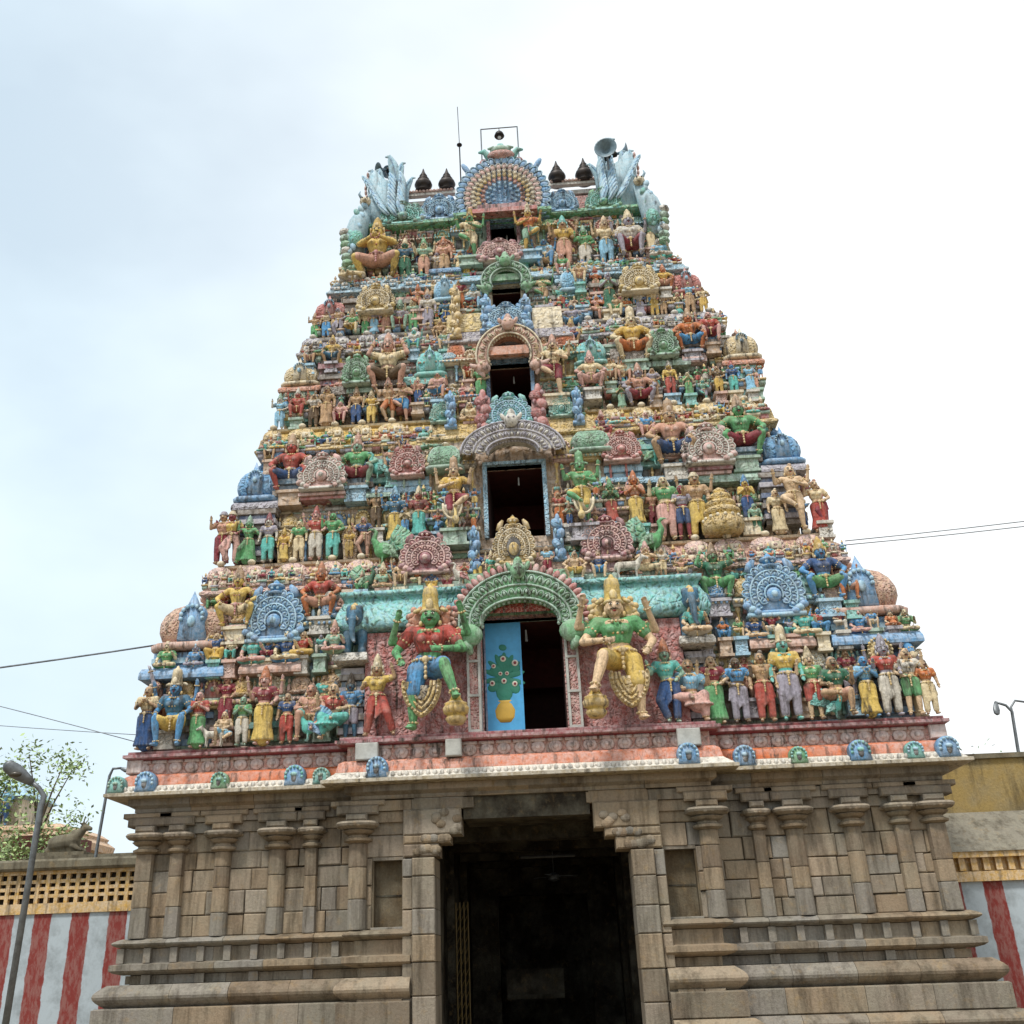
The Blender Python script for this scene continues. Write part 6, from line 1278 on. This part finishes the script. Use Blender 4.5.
speaker(606,150,1.55,R(-10),'round grey horn loudspeaker facing forward on the right end of the roof',1.0,R(8))
speaker(624,152,2.4,R(75),'sideways horn loudspeaker at the far right of the roof',.8)
speaker(381,170,2.2,R(-60),'sideways horn loudspeaker leaning left on the left end of the roof',.7,R(20))
speaker(389,172,2.4,R(-35),'horn loudspeaker beside the feathered left wing of the roof',.6,R(30))
p=at(461,178,y=3.0); t=at(457,107,y=3.0); o=thing('lightning_rod',(p.x,p.y,22.6),'thin lightning rod rising left of the crest of the tower','lightning rod'); h=t.z-22.6
mb=MB(); mb.tube([(0,0,0),(-.02,0,h*.62)],.022,BLACKMETAL,6); mb.tube([(-.02,0,h*.62),(-.05,0,h)],.012,BLACKMETAL,6); mb.build('rod',o); mb=MB(); mb.ell((-.02,0,h*.60),(.09,.09,.05),BLACKMETAL); mb.build('collar',o,True)
a=at(482,160,y=2.6); b=at(519,158,y=2.6); t=at(500,128,y=2.6); o=thing('lamp_frame',((a.x+b.x)/2,2.6,22.9),'thin metal frame holding a small lamp above the crest of the tower','lamp frame'); w_=(b.x-a.x)/2; h=t.z-22.9
mb=MB(); mb.tube([(-w_,0,0),(-w_,0,h),(w_,0,h),(w_,0,0)],.025,GALV,6); mb.build('frame',o); mb=MB(); mb.tube([(0,0,h),(0,0,h-.12)],.012,BLACKMETAL,6); mb.lathe((0,0,h-.36),[(.14,0),(.16,.03),(.12,.14),(.05,.22),(.02,.25)],BLACKMETAL,14); mb.build('lamp_shade',o,True)
mb=MB(); mb.ell((0,0,h-.37),(.06,.06,.07),GLASS); mb.build('bulb',o,True)
# ================================================================== side walls
def wall_paint():
    m,t,b=base_mat('red_and_white_striped_limewash'); g=N(t,'ShaderNodeNewGeometry').outputs['Position']; sp=N(t,'ShaderNodeSeparateXYZ'); t.links.new(g,sp.inputs[0])
    nd=noise(t,g,3,4); a=N(t,'ShaderNodeMath',operation='MULTIPLY_ADD'); a.inputs[1].default_value=.12; t.links.new(nd,a.inputs[0]); t.links.new(sp.outputs['X'],a.inputs[2])
    d=N(t,'ShaderNodeMath',operation='MULTIPLY'); d.inputs[1].default_value=1/.88; t.links.new(a.outputs[0],d.inputs[0]); f=N(t,'ShaderNodeMath',operation='FRACT'); t.links.new(d.outputs[0],f.inputs[0])
    st=ramp(t,f.outputs[0],[(.0,(0,0,0,1)),(.46,(0,0,0,1)),(.48,(1,1,1,1)),(.98,(1,1,1,1)),(1.,(0,0,0,1))])
    wear=noise(t,stretch(t,g,(7,7,2.5)),1.6,6,.75); worn=ramp(t,wear,[(.44,(0,0,0,1)),(.56,(1,1,1,1))])
    red=mixc(t,rid_scale(t,worn,.6),rgb('7c2f2a'),rgb('8f6a64')); wh=mixc(t,ramp(t,noise(t,g,1.7,6,.7),[(.45,(0,0,0,1)),(.7,(.7,.7,.7,1))]),rgb('a9b4bb'),rgb('6f7577'))
    t.links.new(mixc(t,st,red,wh),b.inputs['Base Color']); b.inputs['Roughness'].default_value=.9
    bp=N(t,'ShaderNodeBump'); bp.inputs['Strength'].default_value=.5; bp.inputs['Distance'].default_value=.02; t.links.new(wear,bp.inputs['Height']); t.links.new(bp.outputs[0],b.inputs['Normal']); return m
SW=wall_paint(); YW=paint('ochre_limewash','c3962f',0,None,.35); SLAB=stone_mat('weathered_concrete',False,('6a655a','77705f'),.8)
GRW=stone_mat('flaking_plaster',False,('8f8a7d','8b8679'),.7)
lw=empty('striped_wall',(-14,3,0)); tag(lw,'red and white striped temple wall with yellow pierced band at the left','wall')
mb=MB(); mb.box(-40+14,-8.3+14,0,.6,0,3.06,SW); o=mb.build('wall_body',lw)
mb=MB(); mb.box(-26,5.7,-.05,.6,3.06,3.28,YW); mb.box(-26,5.7,.10,.6,3.28,3.98,JOINT_AND_SHADE); mb.box(-26,5.7,-.04,.25,3.90,3.98,YW)
x=-26
while x<5.7: mb.box(x,x+.09,-.02,.09,3.28,3.90,YW); x+=.235
for q in range(3):
    z=3.28+.155*(q+1); mb.box(-26,5.7,-.01,.09,z-.035,z+.04,YW)
mb.build('pierced_band',lw)
mb=MB(); mb.box(-26,5.7,-.22,.9,3.98,4.22,SLAB,.05); mb.build('coping',lw)
rw=empty('striped_wall',(14,3,0)); tag(rw,'whitewashed wall with red stripe under a yellow dentil band at the right','wall')
mb=MB(); mb.box(-5.6,26,0,.6,0,3.02,SW); mb.build('wall_body',rw)
mb=MB(); mb.box(-5.7,26,-.1,.6,3.02,3.22,YW); mb.box(-5.7,26,.05,.6,3.22,3.50,YW); mb.box(-5.7,26,-.16,.6,3.50,3.62,YW)
x=-5.6
while x<26: mb.box(x,x+.13,-.08,.06,3.24,3.50,YW); x+=.26
mb.build('dentil_band',rw)
mb=MB(); mb.add([(-5.7,-.2,3.62),(26,-.2,3.62),(26,.9,4.55),(-5.7,.9,4.55),(-5.7,1.2,3.62),(26,1.2,3.62)],[(0,1,2,3),(1,5,2),(0,3,4),(3,2,5,4),(0,4,5,1)],GRW); mb.build('sloping_coping',rw)
rb=MB(); 
RB=rb; RB.box(0,26,0,2.5,0,5.75,stone_mat('ochre_stained_plaster',False,('97814f','a08a58'),.9)); RB.box(-.05,26,-.08,2.6,5.75,5.86,SLAB)
o=RB.build('upper_wall',None,False,(8.5,4.0,0)); tag(o,'tall ochre stained plaster wall behind the right striped wall','wall')
# distant shrine roof at far left, with figures
p=at(20,850,y=16); sh=thing('small_shrine',(p.x-2.6,17,0),'distant cream shrine with blue figures on its roof at the left edge','shrine')
zt=at(10,822,y=17).z; mb=MB(); mb.box(-2.2,3.6,0,4,0,zt-.7,paint('cream_limewash','c9b48e')); mb.sweep([(-2.2,0),(3.6,0),(3.6,4),(-2.2,4)],[(0,zt-.9),(.25,zt-.85),(.3,zt-.6),(.05,zt-.4),(.1,zt-.3),(-.2,zt-.1),(-.6,zt-.05)],paint('peach_limewash','c79a66')); mb.build('shrine_body',sh)
mb=MB(); mb.box(-1.4,1.6,.6,3,zt-.1,zt+.9,pm('X')); mb.sweep([(-1.4,.6),(1.6,.6),(1.6,3),(-1.4,3)],[(0,zt+.9),(.2,zt+1.0),(-.1,zt+1.3),(-.7,zt+1.7)],pm('L')); mb.build('shrine_tier',sh)
mb=MB(); mb.box(2.0,3.9,-.4,2,zt-1.6,zt-.55,plain('red_tiles','6a3a30',.8)); mb.build('tiled_awning',sh)
for k in range(3):
    x=p.x-2.6+(-.5,.3,1.1)[k]; o=statue('dist',(x,17.3,zt-.08),1.7,'stand','B','L','N','dhoti','crown','L'); tag(o,'small blue statue on the distant shrine roof, %s from left'%nth(k),'statue','blue statues on the distant shrine')
STAT[:]=[s for s in STAT if s['row']!='dist']
# bull figure on the wall behind
p=at(62,856,y=9); zb=at(70,853,y=9).z; o=thing('bull_statue',(at(72,850,y=9).x,9,zb),'weathered grey kneeling bull statue on the roof behind the left wall','bull statue'); o.scale=(.95,.95,.95)
mb=MB(); c=lambda a,b_,ra,rb_: mb.caps(a,b_,ra,rb_,None,10); c((-.55,0,.28),(.0,0,.34),.24,.24); mb.ell((.02,0,.55),(.14,.12,.14),None); c((.05,0,.40),(.30,0,.70),.17,.11); c((.30,0,.74),(.50,0,.68),.11,.07); c((-.75,0,.08),(.1,0,.07),.12,.12)
for q in(-1,1): c((.25,q*.08,.82),(.18,q*.26,.86),.035,.02); c((.30,q*.07,.86),(.34,q*.17,1.02),.035,.012); c((.05,q*.14,.2),(.35,q*.14,.06),.08,.05)
part_obj('body',remesh(mb,.03,3,'bull'),SLAB,o); bb=MB(); bb.box(-.95,.55,-.4,.4,-.12,.0,SLAB); bb.build('plinth',o)
bh=MB(); bh.box(-14.5,-8.6,8.4,11,0,zb-.12,SLAB); tag(bh.build('back_roof'),'low grey roofed building behind the left striped wall','building')
# ================================================================== street lamps
def lamp(base,pts,head,lab,rad=.05,bulb=True,rot=0):
    o=thing('street_lamp',base,lab,'street lamp','street lamps'); mb=MB(); mb.tube(pts,[rad*(1-.35*k/(len(pts)-1)) for k in range(len(pts))],GALV,10); mb.build('pole',o,True)
    hx,hy,hz,dx,dy,dz,l=head; d=V((dx,dy,dz)).normalized(); mb=MB(); p0=V((hx,hy,hz)); mb.tube([p0,p0+d*l*.25,p0+d*l*.6,p0+d*l*.9,p0+d*l],[l*.10,l*.16,l*.22,l*.18,l*.06],GALV,14,True,.55); mb.build('lamp_head',o,True)
    gb=MB(); c=p0+d*l*.6; gb.ell(c+V((0,-.0,-l*.09)),(l*.20,l*.14,l*.09),plain('lamp_lens','4a443a',.3) if 'lamp_lens' not in MATS else MATS['lamp_lens'],None,14,8); gb.build('lens',o,True)
    bk=MB(); bk.box(-.14,.14,-.14,.14,0,.35,SLAB); bk.build('footing',o); return o
y=-3.0; b0=at(8,1024,y=y); b1=at(44,796,y=y); bx=b0.x-(b1.x-b0.x)*(b0.z)/(b1.z-b0.z); hd=at(14,776,y=y-.4)
bx=b1.x-.10
lamp((bx,y,0),[(0,0,0),(b1.x-bx-.03,0,b1.z-.15),(b1.x-bx,0,b1.z),(b1.x-bx-.10,-.05,b1.z+.14),(b1.x-bx-.22,-.1,b1.z+.24)],(b1.x-bx-.20,-.1,b1.z+.22,hd.x-b1.x,-.3,hd.z-b1.z+.0,.62),'grey street lamp with a broad hooded head in front of the left striped wall',.06)
y=5.; b1=at(110,772,y=y); e=at(121,768,y=y); f_=at(98,850,y=y)
lamp((b1.x-.15,y,0),[(0,0,0),(.05,0,f_.z),(.15,0,b1.z-.1),(.22,0,b1.z+.08),(e.x-b1.x+.15,0,e.z-0.0)],(e.x-b1.x+.13,0,e.z,.9,-.1,-.35,.28),'slim bent street lamp rising behind the wall beside the tower left corner',.045)
y=8.; b1=at(1018,750,y=y); t1=at(1011,708,y=y); e=at(995,702,y=y)
RL=lamp((b1.x,y,0),[(0,0,0),(0,0,b1.z),(t1.x-b1.x,0,t1.z-.1),(t1.x-b1.x-.12,0,t1.z+.08),(e.x-b1.x,0,e.z)],(e.x-b1.x+.02,0,e.z,-.25,-.3,-.9,.42),'slim grey street lamp with two curved arms behind the ochre wall at the right edge',.05)
x_=t1.x-b1.x; mb=MB(); mb.tube([(x_,0,t1.z-.25),(x_+.05,.1,t1.z+.05),(x_+.2,.1,t1.z+.22),(x_+.55,.1,t1.z+.15)],.03,GALV,8); mb.build('lamp_arm',RL,True); mb=MB(); mb.tube([(x_+.5,.1,t1.z+.17),(x_+.6,.1,t1.z+.05),(x_+.68,.1,t1.z-.12),(x_+.7,.1,t1.z-.2)],[.05,.09,.08,.03],GALV,12,True,.6); mb.build('lamp_head',RL,True)
# ================================================================== overhead wires
def wire(a,b,lab,sag=.25,rad=.018,grp=None):
    mb=MB(); a=V(a);b=V(b)
    if a.x<b.x and a.x<-5: a=b+(a-b)*4
    else: b=a+(b-a)*4
    sag*=2.2; pts=[a.lerp(b,k/16)-V((0,0,sag*4*(k/16)*(1-k/16))) for k in range(17)]; mb.tube(pts,rad*.8,GALV,5); o=mb.build('overhead_wire',None,True); return tag(o,lab,'wire',grp)
wire(at(-60,668,y=-2),at(164,644,y=.3),'thick overhead cable meeting the lowest tier from the left',.10,.026)
wire(at(-60,700,y=2),at(136,742,y=1),'thin sagging wire running down to the left eave corner',-.12,.012)
wire(at(-60,714,y=2),at(140,735,y=1),'second thin wire just below the sagging wire at left',.1,.010)
wire(at(845,541,y=.6),at(1090,502,y=-1),'upper strand of the overhead wires at the right of the tower',.15,.014)
wire(at(845,545,y=.6),at(1090,505,y=-1),'lower strand of the overhead wires at the right of the tower',.18,.014)
# ================================================================== trees
BARK=plain('bark','5a4c3b',.9); 
def leafmat(n,h):
    m,t,b=base_mat(n); gn=N(t,'ShaderNodeNewGeometry'); c=rgb(h); col=ramp(t,gn.outputs['Random Per Island'],[(0,tuple(x*.5 for x in c[:3])+(1,)),(.5,c),(1,tuple(min(1,x*1.7) for x in c[:3])+(1,))]); t.links.new(col,b.inputs['Base Color']); b.inputs['Roughness'].default_value=.6; return m
LEAF=leafmat('pale_green_leaf','8ea26c'); LEAF2=leafmat('green_leaf','516b3a')
def tree(base,h,spread,lab,seed,n=26,mat=LEAF,leaf=.10):
    g=random.Random(seed); o=thing('tree',base,lab,'tree','trees behind the walls'); tb=MB(); cb=MB()
    tb.tube([(0,0,0),(.1,0,h*.3),(-.1,.1,h*.55),(.1,0,h*.8)],[h*.03,h*.024,h*.016,h*.006],BARK,8)
    for k in range(n):
        z=h*g.uniform(.48,.97); a=g.uniform(0,2*PI); rr=spread*math.sqrt(g.random())*(1.05-abs(z/h-.7)*1.2); e=V((math.cos(a)*rr,math.sin(a)*rr,z))
        s_=V((0,0,h*.35+(z-h*.35)*.55)); m_=s_.lerp(e,.5)+V((0,0,.15)); tb.tube([s_,m_,e],[.05,.03,.012],BARK,5)
        for q in range(150):
            p=e+V((g.gauss(0,.33),g.gauss(0,.33),g.gauss(0,.28))); u=V((g.uniform(-1,1),g.uniform(-1,1),g.uniform(-.9,.5))).normalized(); v=u.cross(V((g.uniform(-1,1),g.uniform(-1,1),1))).normalized(); l=leaf*g.uniform(.7,1.4)
            cb.add([p,p+u*l*.5+v*l*.25,p+u*l,p+u*l*.5-v*l*.25],[(0,1,2,3)],mat)
    tb.build('trunk',o,True)
    me=bpy.data.meshes.new('crown'); me.from_pydata(cb.v,[],cb.f); me.materials.append(mat); c=bpy.data.objects.new('crown',me); COL.objects.link(c); c.parent=o
    return o
p=at(38,745,y=14); tree((at(42,800,y=14).x,14,0),p.z+.1,1.45,'airy pale green tree rising behind the left wall',3,16,LEAF,.16)
p=at(-6,735,y=15); tree((at(-12,800,y=15).x,15,0),p.z+.2,1.0,'edge of a second pale tree at the far left',4,20,LEAF,.16)
p=at(970,742,y=14); tree((at(972,760,y=14).x,14,0),p.z+.1,1.1,'green tree top just showing between the tower and the ochre wall',6,20,LEAF2,.14)
